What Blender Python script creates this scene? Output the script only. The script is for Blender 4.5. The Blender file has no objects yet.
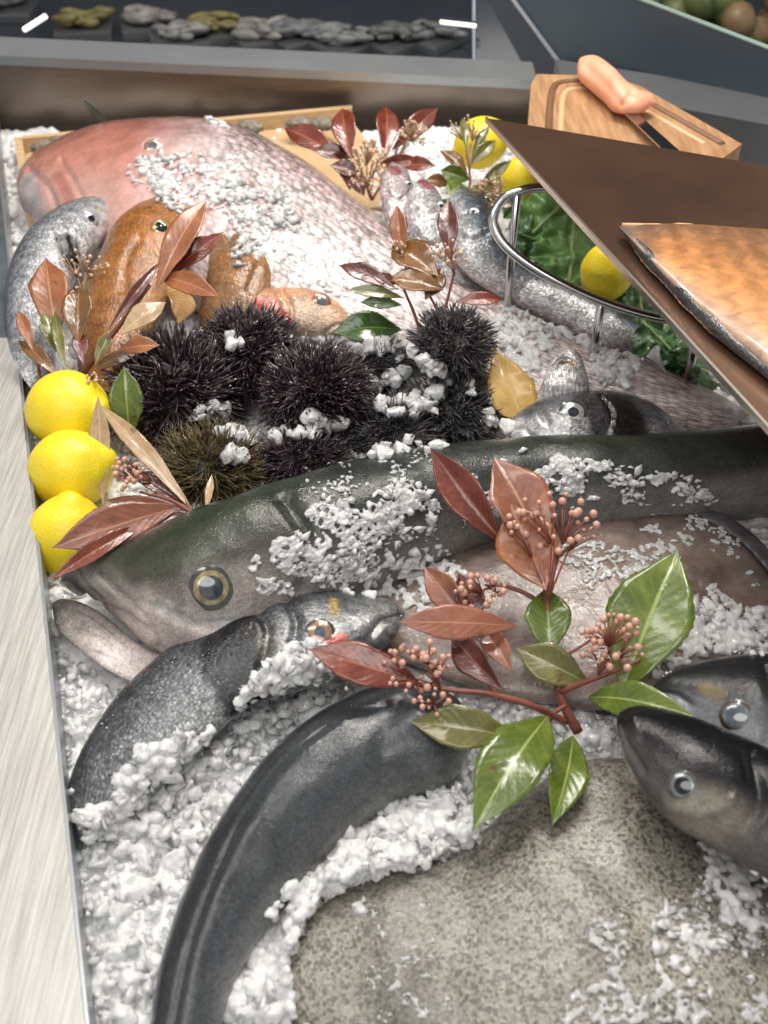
import bpy, bmesh, math, random
import numpy as np
from mathutils import Vector, noise, Matrix
from mathutils.bvhtree import BVHTree

random.seed(7); RNG = np.random.default_rng(7)
S = bpy.context.scene; COL = S.collection
# ---------------------------------------------------------------- camera
H = 0.75; PIT = math.radians(42.4); F = 1098.0
cd = bpy.data.cameras.new('camera'); cam = bpy.data.objects.new('camera', cd); COL.objects.link(cam)
cam.location = (0, 0, H); cam.rotation_euler = (math.pi/2-PIT, 0, 0)
cd.sensor_fit = 'VERTICAL'; cd.sensor_height = 24; cd.lens = 24*F/1024; cd.clip_end = 60; cd.clip_start = .02
cd.dof.use_dof = True; cd.dof.focus_distance = 1.0; cd.dof.aperture_fstop = 4.5
S.camera = cam
# ---------------------------------------------------------------- world and lamps
w = bpy.data.worlds.new('World'); S.world = w; w.use_nodes = True
bg = w.node_tree.nodes['Background']; bg.inputs[0].default_value = (.97, .98, 1, 1); bg.inputs[1].default_value = .46
_n = w.node_tree.nodes.new('ShaderNodeTexNoise'); _n.inputs['Scale'].default_value = 2.4; _n.inputs['Detail'].default_value = 2
_r = w.node_tree.nodes.new('ShaderNodeValToRGB'); _r.color_ramp.elements[0].position = .38; _r.color_ramp.elements[0].color = (.28, .29, .31, 1); _r.color_ramp.elements[1].position = .62; _r.color_ramp.elements[1].color = (1.85, 1.82, 1.78, 1)
_t = w.node_tree.nodes.new('ShaderNodeTexCoord'); w.node_tree.links.new(_t.outputs['Generated'], _n.inputs['Vector']); w.node_tree.links.new(_n.outputs['Fac'], _r.inputs[0]); w.node_tree.links.new(_r.outputs[0], bg.inputs[0])   # the dim, uneven shop around the counter
def lamp(name, loc, target, sx, sy, power, col=(1, 1, 1)):
    l = bpy.data.lights.new(name, 'AREA'); l.shape = 'RECTANGLE'; l.size = sx; l.size_y = sy; l.energy = power; l.color = col
    o = bpy.data.objects.new(name, l); COL.objects.link(o); o.location = loc
    o.rotation_euler = (Vector(target)-Vector(loc)).to_track_quat('-Z', 'Y').to_euler(); return o
lamp('ceiling_lamp', (.35, 1.75, 1.9), (0, 1.0, 0), .9, .25, 20, (1, .95, .87))
lamp('ceiling_lamp', (-.7, .9, 1.9), (0, .8, 0), .3, .9, 9, (1, .98, .95))
lamp('spot_lamp', (-.25, 2.0, 1.5), (-.1, 1.25, 0), .10, .10, 9, (1, .93, .84))
lamp('spot_lamp', (.45, 1.5, 1.4), (.3, .8, 0), .07, .07, 4, (1, .96, .9))
lamp('spot_lamp', (.1, 1.2, 1.7), (.1, .7, 0), .07, .07, 4, (1, .97, .93))
lamp('ceiling_lamp', (-.15, -.25, 1.9), (-.05, .7, 0), 1.3, .7, 11, (1, .985, .96)).data.shape = 'ELLIPSE'
S.view_settings.view_transform = 'Standard'; S.view_settings.look = 'None'; S.view_settings.exposure = 0; S.view_settings.gamma = 1

# ---------------------------------------------------------------- geometry helpers
CAM = np.array([0, 0, H]); FW = np.array([0, math.cos(PIT), -math.sin(PIT)]); UP = np.array([0, math.sin(PIT), math.cos(PIT)]); RT = np.array([1., 0, 0])
def raydir(p):
    p = np.atleast_2d(np.asarray(p, float)); return (p[:, :1]-384)*RT + -(p[:, 1:2]-512)*UP + F*FW
def at(p, z):
    d = raydir(p); z = np.broadcast_to(np.asarray(z, float), (len(d),)); t = (z-H)/d[:, 2]; return CAM + d*t[:, None]
def P(x, y, z): return Vector(at((x, y), z)[0])
def PY(x, y, Y):
    d = raydir((x, y))[0]; return Vector(CAM + d*(Y/d[1]))
def proj(X):
    X = np.asarray(X)-CAM; dd = X@FW; return np.stack([384+F*(X@RT)/dd, 512-F*(X@UP)/dd], -1)
def spl(pts, n, t=None):
    """Catmull-Rom through pts, by chord length, at n places"""
    p = np.asarray(pts, float); k = len(p)
    c = np.r_[0, np.cumsum(np.linalg.norm(np.diff(p, axis=0), axis=1)+1e-9)]; c /= c[-1]
    if t is None: t = np.linspace(0, 1, n)
    m = np.zeros_like(p)
    m[1:-1] = (p[2:]-p[:-2])/(c[2:]-c[:-2])[:, None]; m[0] = (p[1]-p[0])/(c[1]-c[0]); m[-1] = (p[-1]-p[-2])/(c[-1]-c[-2])
    i = np.clip(np.searchsorted(c, t, side='right')-1, 0, k-2); h = (c[i+1]-c[i]); s = ((t-c[i])/h)[:, None]; h = h[:, None]
    return (2*s**3-3*s**2+1)*p[i]+(s**3-2*s**2+s)*h*m[i]+(-2*s**3+3*s**2)*p[i+1]+(s**3-s**2)*h*m[i+1]
BV = {}
def mesh_obj(name, V, Fc, mat, parent=None, smooth=True, uv=None, col=None, bvh=None, mats=None, midx=None):
    me = bpy.data.meshes.new(name); V = np.asarray(V, float)
    if isinstance(Fc, np.ndarray):
        nf, k = Fc.shape
        me.vertices.add(len(V)); me.vertices.foreach_set('co', V.ravel())
        me.loops.add(nf*k); me.loops.foreach_set('vertex_index', Fc.ravel().astype(np.int32))
        me.polygons.add(nf); me.polygons.foreach_set('loop_start', np.arange(nf, dtype=np.int32)*k)
        me.update(calc_edges=True)
    else:
        me.from_pydata([tuple(v) for v in V], [], Fc)
    if smooth: me.polygons.foreach_set('use_smooth', np.ones(len(me.polygons), bool))
    if uv is not None:
        li = np.empty(len(me.loops), np.int32); me.loops.foreach_get('vertex_index', li)
        l = me.uv_layers.new(name='UVMap'); l.data.foreach_set('uv', np.asarray(uv)[li].ravel())
    if col is not None:
        a = me.color_attributes.new('Col', 'FLOAT_COLOR', 'POINT'); c4 = np.ones((len(V), 4)); c4[:, :3] = col; a.data.foreach_set('color', c4.ravel())
    for m in (mats or [mat]): me.materials.append(m)
    if midx is not None: me.polygons.foreach_set('material_index', np.asarray(midx, np.int32))
    me.validate(); me.update()
    o = bpy.data.objects.new(name, me); COL.objects.link(o)
    if parent: o.parent = parent
    if bvh:
        fl = [tuple(p.vertices) for p in me.polygons]
        BV[bvh] = BVHTree.FromPolygons([tuple(v) for v in V], fl)
    return o
def tag(o, label=None, cat=None, group=None, kind=None):
    if label: o['label'] = label
    if cat: o['category'] = cat
    if group: o['group'] = group
    if kind: o['kind'] = kind
    return o
def thing(name, label, cat, group=None):
    o = bpy.data.objects.new(name, None); COL.objects.link(o); o.empty_display_size = .02; return tag(o, label, cat, group)
def setbase(e, loc):
    """put the Empty at its thing's base without moving the parts"""
    e.location = loc
    for c in COL.objects:
        if c.parent == e: c.location = c.location - Vector(loc)
def hit(x, y, keys=None, default=0.0):
    d = Vector(raydir((x, y))[0]).normalized(); best = None
    for k, b in BV.items():
        if keys and k not in keys: continue
        r = b.ray_cast(Vector(CAM), d)
        if r[0] is not None and (best is None or r[3] < best[2]): best = (r[0], r[1], r[3])
    if best is None: return P(x, y, default), Vector((0, 0, 1))
    n = best[1]
    if n.dot(d) > 0: n = -n
    return best[0], n
def scale_at(p): return float((np.asarray(p)-CAM)@FW)/F      # metres per pixel there
# boxes and tubes collected in one mesh
class MB:
    def __init__(s): s.V = []; s.F = []
    def add(s, V, Fc):
        k = len(s.V); s.V += [tuple(v) for v in V]; s.F += [tuple(i+k for i in f) for f in Fc]; return s
    def box(s, c, d, rz=0, bev=0.0):
        bm = bmesh.new(); bmesh.ops.create_cube(bm, size=1); bmesh.ops.scale(bm, vec=d, verts=bm.verts)
        if bev: bmesh.ops.bevel(bm, geom=bm.edges[:], offset=bev, segments=2, affect='EDGES', profile=.7)
        bmesh.ops.rotate(bm, cent=(0, 0, 0), matrix=Matrix.Rotation(rz, 3, 'Z'), verts=bm.verts); bmesh.ops.translate(bm, vec=c, verts=bm.verts)
        bm.verts.ensure_lookup_table(); bm.verts.index_update()
        s.add([v.co[:] for v in bm.verts], [[v.index for v in f.verts] for f in bm.faces]); bm.free(); return s
    def prism(s, poly, down):
        """solid under a flat polygon: poly world points, pushed by vector down"""
        n = len(poly); d = Vector(down); a = [Vector(p) for p in poly]; b = [p+d for p in a]
        s.add(a+b, [list(range(n))]+[list(range(2*n-1, n-1, -1))]+[[i, i+n, (i+1) % n+n, (i+1) % n] for i in range(n)]); return s
    def tube(s, pts, r, sides=8, close=False):
        pts = [Vector(p) for p in pts]; n = len(pts); rs = r if hasattr(r, '__len__') else [r]*n; V = []; up = Vector((0, 0, 1))
        for i, p in enumerate(pts):
            a = pts[(i-1) % n if close else max(i-1, 0)]; b = pts[(i+1) % n if close else min(i+1, n-1)]; t = (b-a).normalized()
            x = t.cross(up if abs(t.z) < .95 else Vector((0, 1, 0))).normalized(); y = t.cross(x)
            for k in range(sides):
                q = 2*math.pi*k/sides; V.append(p+(x*math.cos(q)+y*math.sin(q))*rs[i])
        Fc = []
        for i in range(n if close else n-1):
            j = (i+1) % n
            for k in range(sides): Fc.append((i*sides+k, i*sides+(k+1) % sides, j*sides+(k+1) % sides, j*sides+k))
        if not close: Fc += [tuple(range(sides))[::-1], tuple((n-1)*sides+k for k in range(sides))]
        return s.add(V, Fc)
    def build(s, name, mat, parent=None, smooth=False, bvh=None): return mesh_obj(name, s.V, s.F, mat, parent, smooth, bvh=bvh)

# ---------------------------------------------------------------- materials
def new_mat(name):
    m = bpy.data.materials.new(name); m.use_nodes = True; nt = m.node_tree; b = nt.nodes['Principled BSDF']; return m, nt, b
def N(nt, typ, **kw):
    n = nt.nodes.new(typ)
    for k, v in kw.items():
        if k in n.inputs.keys() if isinstance(k, str) else False: n.inputs[k].default_value = v
        else: setattr(n, k, v)
    return n
def L(nt, a, b): nt.links.new(a, b)
def noise_n(nt, vec, sc, det=4, rough=.55, dist=0):
    n = nt.nodes.new('ShaderNodeTexNoise'); n.inputs['Scale'].default_value = sc; n.inputs['Detail'].default_value = det
    n.inputs['Roughness'].default_value = rough; n.inputs['Distortion'].default_value = dist; L(nt, vec, n.inputs['Vector']); return n.outputs['Fac']
def ramp(nt, fac, stops):
    r = nt.nodes.new('ShaderNodeValToRGB'); e = r.color_ramp.elements
    while len(e) < len(stops): e.new(.5)
    for i, (p, c) in enumerate(stops): e[i].position = p; e[i].color = tuple(c)+(1,) if hasattr(c, '__len__') else (c, c, c, 1)
    L(nt, fac, r.inputs[0]); return r.outputs[0]
def mixc(nt, a, b, fac, mode='MIX'):
    m = nt.nodes.new('ShaderNodeMix'); m.data_type = 'RGBA'; m.blend_type = mode
    for s, v in ((m.inputs[0], fac), (m.inputs[6], a), (m.inputs[7], b)):
        if hasattr(v, 'node'): L(nt, v, s)
        elif hasattr(v, '__len__'): s.default_value = tuple(v)+(1,) if len(v) == 3 else v
        else: s.default_value = v if s.type == 'VALUE' else (v, v, v, 1)
    return m.outputs[2]
def bump(nt, h, strength, dist, prev=None):
    b = nt.nodes.new('ShaderNodeBump'); b.inputs['Strength'].default_value = strength; b.inputs['Distance'].default_value = dist
    L(nt, h, b.inputs['Height'])
    if prev: L(nt, prev, b.inputs['Normal'])
    return b.outputs[0]
def mapped(nt, out, sc):
    m = nt.nodes.new('ShaderNodeMapping'); m.inputs['Scale'].default_value = sc; L(nt, out, m.inputs[0]); return m.outputs[0]
def plain(name, c, rough=.5, metal=0, c2=None, nsc=30, bsc=0, bst=.2, coat=0, spec=.5, stretch=None, trans=0, sss=0, rvar=0):
    m, nt, b = new_mat(name); tc = nt.nodes.new('ShaderNodeTexCoord').outputs['Object']
    if stretch: tc = mapped(nt, tc, stretch)
    if c2: L(nt, ramp(nt, noise_n(nt, tc, nsc), [(.3, c), (.7, c2)]), b.inputs['Base Color'])
    else: b.inputs['Base Color'].default_value = tuple(c)+(1,)
    b.inputs['Roughness'].default_value = rough; b.inputs['Metallic'].default_value = metal
    b.inputs['Coat Weight'].default_value = coat; b.inputs['Coat Roughness'].default_value = .05; b.inputs['Specular IOR Level'].default_value = spec
    if trans: b.inputs['Transmission Weight'].default_value = trans; b.inputs['IOR'].default_value = 1.31
    if sss: b.inputs['Subsurface Weight'].default_value = sss; b.inputs['Subsurface Radius'].default_value = (.01, .01, .01); b.inputs['Subsurface Scale'].default_value = 1
    if bsc: L(nt, bump(nt, noise_n(nt, tc, bsc, 5), bst, .002), b.inputs['Normal'])
    if rvar: L(nt, ramp(nt, noise_n(nt, tc, nsc*.7), [(.3, max(rough-rvar, .02)), (.7, rough+rvar)]), b.inputs['Roughness'])
    return m
def fish_mat(name, scale=.006, edge=.35, bst=.5, rough=.3, spot=None, mott=.35, coat=.5, mottsc=60, aspect=1.3, wet=.25, metal=0.0, fine=.2, spec=.5):
    """skin: colour attribute x mottling x scale pattern, with scale relief, slime and drops"""
    m, nt, b = new_mat(name); t = nt.nodes.new('ShaderNodeTexCoord'); ob = t.outputs['Object']; uv = t.outputs['UV']
    a = nt.nodes.new('ShaderNodeAttribute'); a.attribute_name = 'Col'; c = a.outputs['Color']
    mo = ramp(nt, noise_n(nt, ob, mottsc, 5, .6), [(.3, 1-mott), (.7, 1+mott)]); c = mixc(nt, c, mo, 1.0, 'MULTIPLY')
    mo = ramp(nt, noise_n(nt, ob, 420, 3, .6), [(.32, 1-fine), (.68, 1+fine)]); c = mixc(nt, c, mo, 1.0, 'MULTIPLY')
    nrm = None; c0 = c
    if scale:
        uvd = nt.nodes.new('ShaderNodeVectorMath'); uvd.operation = 'ADD'
        v = nt.nodes.new('ShaderNodeTexVoronoi'); v.feature = 'SMOOTH_F1'; v.inputs['Scale'].default_value = 1/scale; v.inputs['Randomness'].default_value = .62
        v.inputs['Smoothness'].default_value = .15
        L(nt, mapped(nt, uv, (1, aspect, 1)), v.inputs['Vector'])
        c = mixc(nt, c, ramp(nt, v.outputs['Distance'], [(.25, 1.0+edge*.5), (.75, 1-edge)]), 1.0, 'MULTIPLY')
        rc = nt.nodes.new('ShaderNodeSeparateColor'); L(nt, v.outputs['Color'], rc.inputs[0])
        c = mixc(nt, c, ramp(nt, rc.outputs[0], [(.0, 1-edge*.7), (1, 1+edge*.7)]), 1.0, 'MULTIPLY')
        sm = nt.nodes.new('ShaderNodeAttribute'); sm.attribute_name = 'Scales'; c = mixc(nt, c0, c, sm.outputs['Fac'])
        h = mixc(nt, .5, ramp(nt, v.outputs['Distance'], [(0, 1), (.8, 0)]), sm.outputs['Fac']); nrm = bump(nt, h, bst, .0012)
    if spot:
        sc_, th, sc_c = spot
        v = nt.nodes.new('ShaderNodeTexVoronoi'); v.inputs['Scale'].default_value = sc_
        nw = nt.nodes.new('ShaderNodeTexNoise'); nw.inputs['Scale'].default_value = sc_*.8; L(nt, ob, nw.inputs['Vector']); wv_ = nt.nodes.new('ShaderNodeVectorMath'); wv_.operation = 'MULTIPLY_ADD'
        L(nt, nw.outputs['Color'], wv_.inputs[0]); wv_.inputs[1].default_value = (.006, .006, .006); L(nt, ob, wv_.inputs[2]); L(nt, wv_.outputs[0], v.inputs['Vector'])
        nn = noise_n(nt, ob, sc_*.9, 4, .7); ad = nt.nodes.new('ShaderNodeMath'); ad.operation = 'MULTIPLY_ADD'; L(nt, nn, ad.inputs[0]); ad.inputs[1].default_value = -.9; L(nt, v.outputs['Distance'], ad.inputs[2]); ad2 = nt.nodes.new('ShaderNodeMath'); ad2.operation = 'ADD'; ad2.inputs[1].default_value = .5; L(nt, ad.outputs[0], ad2.inputs[0]); ad = ad2
        f = ramp(nt, ad.outputs[0], [(th-.05, .85), (th+.05, 0)]); c = mixc(nt, c, sc_c, f)
        nrm = bump(nt, noise_n(nt, ob, sc_*1.5, 4, .6), .5, .0015, nrm)
    nrm = bump(nt, noise_n(nt, ob, 120, 4, .6), wet, .002, nrm)
    L(nt, c, b.inputs['Base Color']); L(nt, nrm, b.inputs['Normal'])
    L(nt, ramp(nt, noise_n(nt, ob, 45, 3), [(.35, max(rough-.12, .05)), (.65, rough+.15)]), b.inputs['Roughness'])
    b.inputs['Coat Weight'].default_value = coat; b.inputs['Coat Roughness'].default_value = .05; b.inputs['Metallic'].default_value = metal; b.inputs['Specular IOR Level'].default_value = spec; b.inputs['Coat IOR'].default_value = 1.4
    L(nt, bump(nt, noise_n(nt, ob, 260, 3, .6), min(1, wet*1.1), .0012, bump(nt, noise_n(nt, ob, 90, 5, .65), min(1, wet*1.4), .002)), b.inputs['Coat Normal'])
    return m
def ice_mat(name, tr, sss):
    m, nt, b = new_mat(name); ob = nt.nodes.new('ShaderNodeTexCoord').outputs['Object']
    L(nt, ramp(nt, noise_n(nt, ob, 45, 4), [(.3, (.91, .925, .93)), (.7, (.975, .98, .98))]), b.inputs['Base Color'])
    L(nt, ramp(nt, noise_n(nt, ob, 160, 3), [(.35, .06), (.65, .32)]), b.inputs['Roughness'])
    b.inputs['IOR'].default_value = 1.31; b.inputs['Transmission Weight'].default_value = tr; b.inputs['Coat Weight'].default_value = .6; b.inputs['Coat Roughness'].default_value = .04
    b.inputs['Subsurface Weight'].default_value = sss; b.inputs['Subsurface Radius'].default_value = (.016, .018, .020); b.inputs['Subsurface Scale'].default_value = 1
    v = nt.nodes.new('ShaderNodeTexVoronoi'); v.inputs['Scale'].default_value = 230; L(nt, ob, v.inputs['Vector'])
    L(nt, bump(nt, noise_n(nt, ob, 340, 4, .6), .4, .0015, bump(nt, v.outputs['Distance'], .5, .0020)), b.inputs['Normal'])
    return m
ICE = ice_mat('ice', .18, .5); ICEBED = ice_mat('packed_ice', .05, .4); ICEC = ice_mat('clear_ice', .45, .3); ICEL = ice_mat('glassy_ice', .22, .5)
def leaf_mat(name, c, c2, vein, rough=.22):
    m, nt, b = new_mat(name); t = nt.nodes.new('ShaderNodeTexCoord'); uv = t.outputs['UV']; ob = t.outputs['Object']
    x = nt.nodes.new('ShaderNodeSeparateXYZ'); L(nt, uv, x.inputs[0])
    base = ramp(nt, noise_n(nt, ob, 22, 5, .65, 1.0), [(.32, tuple(q*.7 for q in c)), (.5, c), (.68, c2)])
    base = mixc(nt, base, (.10, .05, .02), ramp(nt, noise_n(nt, ob, 75, 3, .5), [(.66, 0), (.72, .8)]))
    ab = nt.nodes.new('ShaderNodeMath'); ab.operation = 'ABSOLUTE'; L(nt, x.outputs[1], ab.inputs[0])
    mid = ramp(nt, ab.outputs[0], [(.02, 1), (.07, 0)])
    # side veins: bands of (u*k - |v|*s)
    mm = nt.nodes.new('ShaderNodeMath'); mm.operation = 'MULTIPLY_ADD'; L(nt, ab.outputs[0], mm.inputs[0]); mm.inputs[1].default_value = -.22; L(nt, x.outputs[0], mm.inputs[2])
    fr = nt.nodes.new('ShaderNodeMath'); fr.operation = 'PINGPONG'; L(nt, mm.outputs[0], fr.inputs[0]); fr.inputs[1].default_value = .045
    sv = ramp(nt, fr.outputs[0], [(.0, .14), (.014, 0)])
    colr = mixc(nt, base, vein, mid); colr = mixc(nt, colr, vein, sv)
    L(nt, colr, b.inputs['Base Color']); b.inputs['Roughness'].default_value = rough; b.inputs['Coat Weight'].default_value = .35; b.inputs['Coat Roughness'].default_value = .12
    n1 = bump(nt, fr.outputs[0], .22, .01); n1 = bump(nt, noise_n(nt, ob, 150, 3), .35, .0012, n1); L(nt, n1, b.inputs['Normal'])
    b.inputs['Subsurface Weight'].default_value = .06; b.inputs['Subsurface Radius'].default_value = (.004, .003, .002)
    return m
LM = {
 'red': leaf_mat('red_leaf', (.15, .028, .014), (.24, .055, .03), (.34, .13, .07)),
 'maroon': leaf_mat('maroon_leaf', (.085, .02, .015), (.14, .035, .025), (.24, .09, .06)),
 'pink': leaf_mat('dusty_red_leaf', (.23, .075, .04), (.33, .12, .07), (.40, .19, .11), .35),
 'rust': leaf_mat('rust_leaf', (.25, .075, .022), (.34, .12, .04), (.42, .2, .08), .35),
 'bronze': leaf_mat('bronze_leaf', (.15, .065, .018), (.22, .10, .03), (.30, .17, .06)),
 'olive': leaf_mat('olive_leaf', (.13, .125, .03), (.21, .18, .055), (.30, .27, .11)),
 'green': leaf_mat('green_leaf', (.09, .13, .016), (.16, .20, .028), (.30, .35, .10)),
 'dkgreen': leaf_mat('dark_green_leaf', (.03, .08, .012), (.055, .12, .022), (.15, .22, .06)),
 'tan': leaf_mat('dry_leaf', (.34, .21, .10), (.46, .31, .16), (.5, .36, .2), .5),
 'yellow': leaf_mat('yellow_leaf', (.50, .29, .05), (.62, .40, .10), (.55, .36, .12), .5),
 'dull': leaf_mat('black_leaf', (.02, .025, .010), (.035, .045, .015), (.06, .06, .03)),
}
STEM = plain('stem_bark', (.16, .045, .03), .45, c2=(.28, .09, .06), nsc=60, bsc=300)
BERRY = plain('berry_skin', (.50, .20, .13), .35, c2=(.72, .46, .36), nsc=70, coat=.3, sss=.2)
BERRYW = plain('pale_berry_skin', (.72, .52, .36), .4, c2=(.6, .38, .26), nsc=70, sss=.2)
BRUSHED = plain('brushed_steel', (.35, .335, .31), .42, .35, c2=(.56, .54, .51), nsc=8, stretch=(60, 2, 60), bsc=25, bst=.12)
STEEL = plain('steel', (.30, .32, .34), .30, .6, c2=(.42, .43, .44), nsc=3, bsc=40, bst=.03, rvar=.08)
DARKSTEEL = plain('tray_steel', (.20, .155, .125), .33, .6, c2=(.34, .28, .23), nsc=2.5, stretch=(1, 1, 9), bsc=12, bst=.1, rvar=.1)
PLATE = plain('polished_tray_steel', (.11, .062, .045), .18, .75, c2=(.32, .18, .115), nsc=2.6, bsc=30, bst=.03, rvar=.08)  # copper and dark blotches put the tray's reflections into the steel colour
CHROME = plain('chrome', (.55, .56, .57), .15, 1, bsc=60, bst=.05)

# ---------------------------------------------------------------- counter and surroundings
mesh_obj('floor', [(-6, -3, -.9), (6, -3, -.9), (6, 8, -.9), (-6, 8, -.9)], [(0, 1, 2, 3)], plain('dark_floor', (.05, .052, .055), .4, c2=(.08, .08, .085), nsc=3))['kind'] = 'structure'
mesh_obj('wall', [(-6, 5, -.9), (6, 5, -.9), (6, 5, 3), (-6, 5, 3)], [(0, 1, 2, 3)], plain('dark_wall', (.02, .024, .03), .6, c2=(.04, .045, .055), nsc=2))['kind'] = 'structure'
ctr = thing('fish_counter', 'stainless steel fish display counter with pale brushed side rail and dark back panel', 'counter')
# side rail: top face edge seen from (85,1024) to (0,190)
zr = .07
a0 = P(92, 1100, zr); a1 = P(0, 186, zr); dr = (a1-a0).normalized(); far = a1+dr*.75; out = Vector((-1, 0, 0))
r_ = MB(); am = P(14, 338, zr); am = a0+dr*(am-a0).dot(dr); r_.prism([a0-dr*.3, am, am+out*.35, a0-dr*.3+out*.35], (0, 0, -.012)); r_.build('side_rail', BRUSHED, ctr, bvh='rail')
r_ = MB(); r_.prism([am, far, far+out*.35, am+out*.35], (0, 0, -.0118)); r_.build('rail_shaded_end', plain('shaded_rail_steel', (.10, .12, .135), .3, .5, c2=(.19, .22, .24), nsc=14, bsc=25, bst=.1), ctr)  # darker bluish steel puts the rail's shade and dark reflection into colour
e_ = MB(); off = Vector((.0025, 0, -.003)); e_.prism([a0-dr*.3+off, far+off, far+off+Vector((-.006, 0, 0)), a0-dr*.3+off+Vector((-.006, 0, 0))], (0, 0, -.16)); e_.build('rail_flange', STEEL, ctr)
YB = 1.74
b0 = PY(-120, 130, YB-.02); b1 = PY(640, 150, YB-.0)
zt = .17
pl, prr = PY(-150, 44, YB), PY(535, 76, YB+.04)
m_ = MB(); m_.prism([(pl.x, pl.y, -.08), (prr.x, prr.y, -.08), (prr.x, prr.y, prr.z), (pl.x, pl.y, pl.z)], (0, .012, 0)); m_.build('back_panel', DARKSTEEL, ctr, bvh='back')
m_ = MB(); q = [Vector((pl.x, pl.y-.03, pl.z+.004)), Vector((prr.x, prr.y-.03, prr.z+.004)), Vector((prr.x, prr.y+.05, prr.z+.004)), Vector((pl.x, pl.y+.05, pl.z+.004))]
m_.prism(q, (0, 0, -.014)); m_.build('back_rim', STEEL, ctr)
# side worktop behind the raised tray, carries the cutting board
zc = .17
m_ = MB(); m_.prism([(prr.x+.002, prr.y-.28, zc-.002), (1.6, .80, zc-.002), (1.6, 1.02, zc-.002), (prr.x+.002, 1.60, zc-.002)], (0, 0, -.3)); m_.build('side_worktop', plain('dark_worktop', (.10, .105, .11), .3, .3, c2=(.14, .14, .15), nsc=5), ctr, bvh='worktop')
m_ = MB(); m_.prism([(-1.3, -.2, -.14), (1.6, -.2, -.14), (1.6, YB-.02, -.14), (-1.3, YB-.02, -.14)], (0, 0, -.02)); m_.build('counter_floor', STEEL, ctr)

# glass partitions in the background
GL1 = plain('dark_glass', (.018, .022, .028), .12, 0, c2=(.03, .035, .042), nsc=2, spec=.5)
GL2 = plain('slate_glass', (.040, .060, .075), .25, 0, c2=(.065, .088, .105), nsc=1.6, spec=.6)
g = thing('glass_partition', 'slate blue glass screen behind the cutting board', 'glass screen')
gA, gB = PY(566, 150, 1.59), PY(900, 290, 1.32); gn = (gB-gA).cross(Vector((0, .12, 1))).normalized()
def onpane(x, y, off=0.0):
    d = Vector(raydir((x, y))[0]); c0 = Vector(CAM); return c0+d*((gA-c0).dot(gn)/d.dot(gn))*(1-off)
m_ = MB(); m_.prism([onpane(*q) for q in ((566, 150), (900, 290), (900, 98), (622, -8), (500, -18), (566, 72))], (0, .01, 0)); m_.build('pane', GL2, g)
m_ = MB(); m_.tube([onpane(566, 135, .003), onpane(566, 72, .003), onpane(500, -18, .003)], .003, 6); m_.build('joint_strip', STEEL, g)
m_ = MB(); m_.tube([onpane(622, -8), onpane(900, 98)], .003, 6); m_.build('top_edge', plain('glass_edge', (.25, .33, .30), .2), g)
g2 = thing('glass_screen', 'black glass screen behind the far steel rim', 'glass screen')
m_ = MB(); m_.prism([PY(474, 140, 1.95), PY(564, 140, 1.93), PY(564, 70, 2.0), PY(495, -25, 2.1), PY(474, -25, 2.1)], (0, .01, 0)); m_.build('pane', GL1, g2)
m_ = MB(); m_.tube([PY(474, 140, 1.945), PY(474, -25, 2.09)], .003, 6); m_.build('edge_strip', plain('pale_glass_edge', (.35, .42, .48), .2), g2)
# far counter with trays of food
zt2 = -.14
bt = thing('far_counter', 'dark counter behind the fish display, holding trays of food', 'counter')
m_ = MB(); m_.box((-.5, 2.85, zt2-.4), (3.4, 1.1, .8), 0, .01); m_.build('counter_body', plain('far_counter_paint', (.025, .03, .038), .35, c2=(.04, .045, .055), nsc=3), bt, bvh='farc')
TRAY = plain('far_tray', (.25, .26, .27), .3, .8)
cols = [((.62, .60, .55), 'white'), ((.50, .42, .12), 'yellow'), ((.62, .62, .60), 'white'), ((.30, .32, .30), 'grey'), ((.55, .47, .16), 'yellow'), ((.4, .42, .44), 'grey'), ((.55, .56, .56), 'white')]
for i, (px, py, ci) in enumerate([(8, 12, 3), (85, 30, 1), (150, 27, 0), (180, 42, 2), (215, 35, 4), (262, 40, 0), (300, 40, 5), (345, 47, 6), (395, 44, 3), (435, 40, 5)]):
    c = P(px, py, zt2+.012); c_, nm = cols[ci]
    tr = thing('food_tray', 'blurred %s food in a steel tray on the far counter, number %d from the left' % (nm, i+1), 'food tray', 'food trays on the far counter')
    tr['label'] = 'small steel tray of %s food on the far counter, ' % nm + ['leftmost of all', 'second tray from the left', 'third tray from the left', 'fourth tray from the left', 'fifth tray from the left', 'sixth tray from the left', 'fourth tray from the right', 'third tray from the right', 'second tray from the right', 'rightmost of all'][i]
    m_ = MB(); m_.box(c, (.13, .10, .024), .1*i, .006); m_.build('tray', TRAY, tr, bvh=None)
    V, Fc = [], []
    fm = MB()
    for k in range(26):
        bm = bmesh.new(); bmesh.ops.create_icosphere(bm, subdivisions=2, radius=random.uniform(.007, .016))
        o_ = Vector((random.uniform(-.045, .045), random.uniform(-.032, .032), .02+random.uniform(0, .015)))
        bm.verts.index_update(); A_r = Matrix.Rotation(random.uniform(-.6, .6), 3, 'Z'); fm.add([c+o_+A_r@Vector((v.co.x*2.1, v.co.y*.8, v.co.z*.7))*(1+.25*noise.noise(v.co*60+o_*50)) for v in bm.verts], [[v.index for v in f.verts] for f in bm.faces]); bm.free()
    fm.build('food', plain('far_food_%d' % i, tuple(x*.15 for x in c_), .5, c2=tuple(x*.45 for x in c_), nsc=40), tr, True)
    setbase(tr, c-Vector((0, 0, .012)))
LIT = bpy.data.materials.new('strip_reflection_glow'); LIT.use_nodes = True; b = LIT.node_tree.nodes['Principled BSDF']; b.inputs['Emission Color'].default_value = (1, .97, .92, 1); b.inputs['Emission Strength'].default_value = 1.4  # glowing rods imitate strip light reflections in the glass, no lamps stand here
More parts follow.
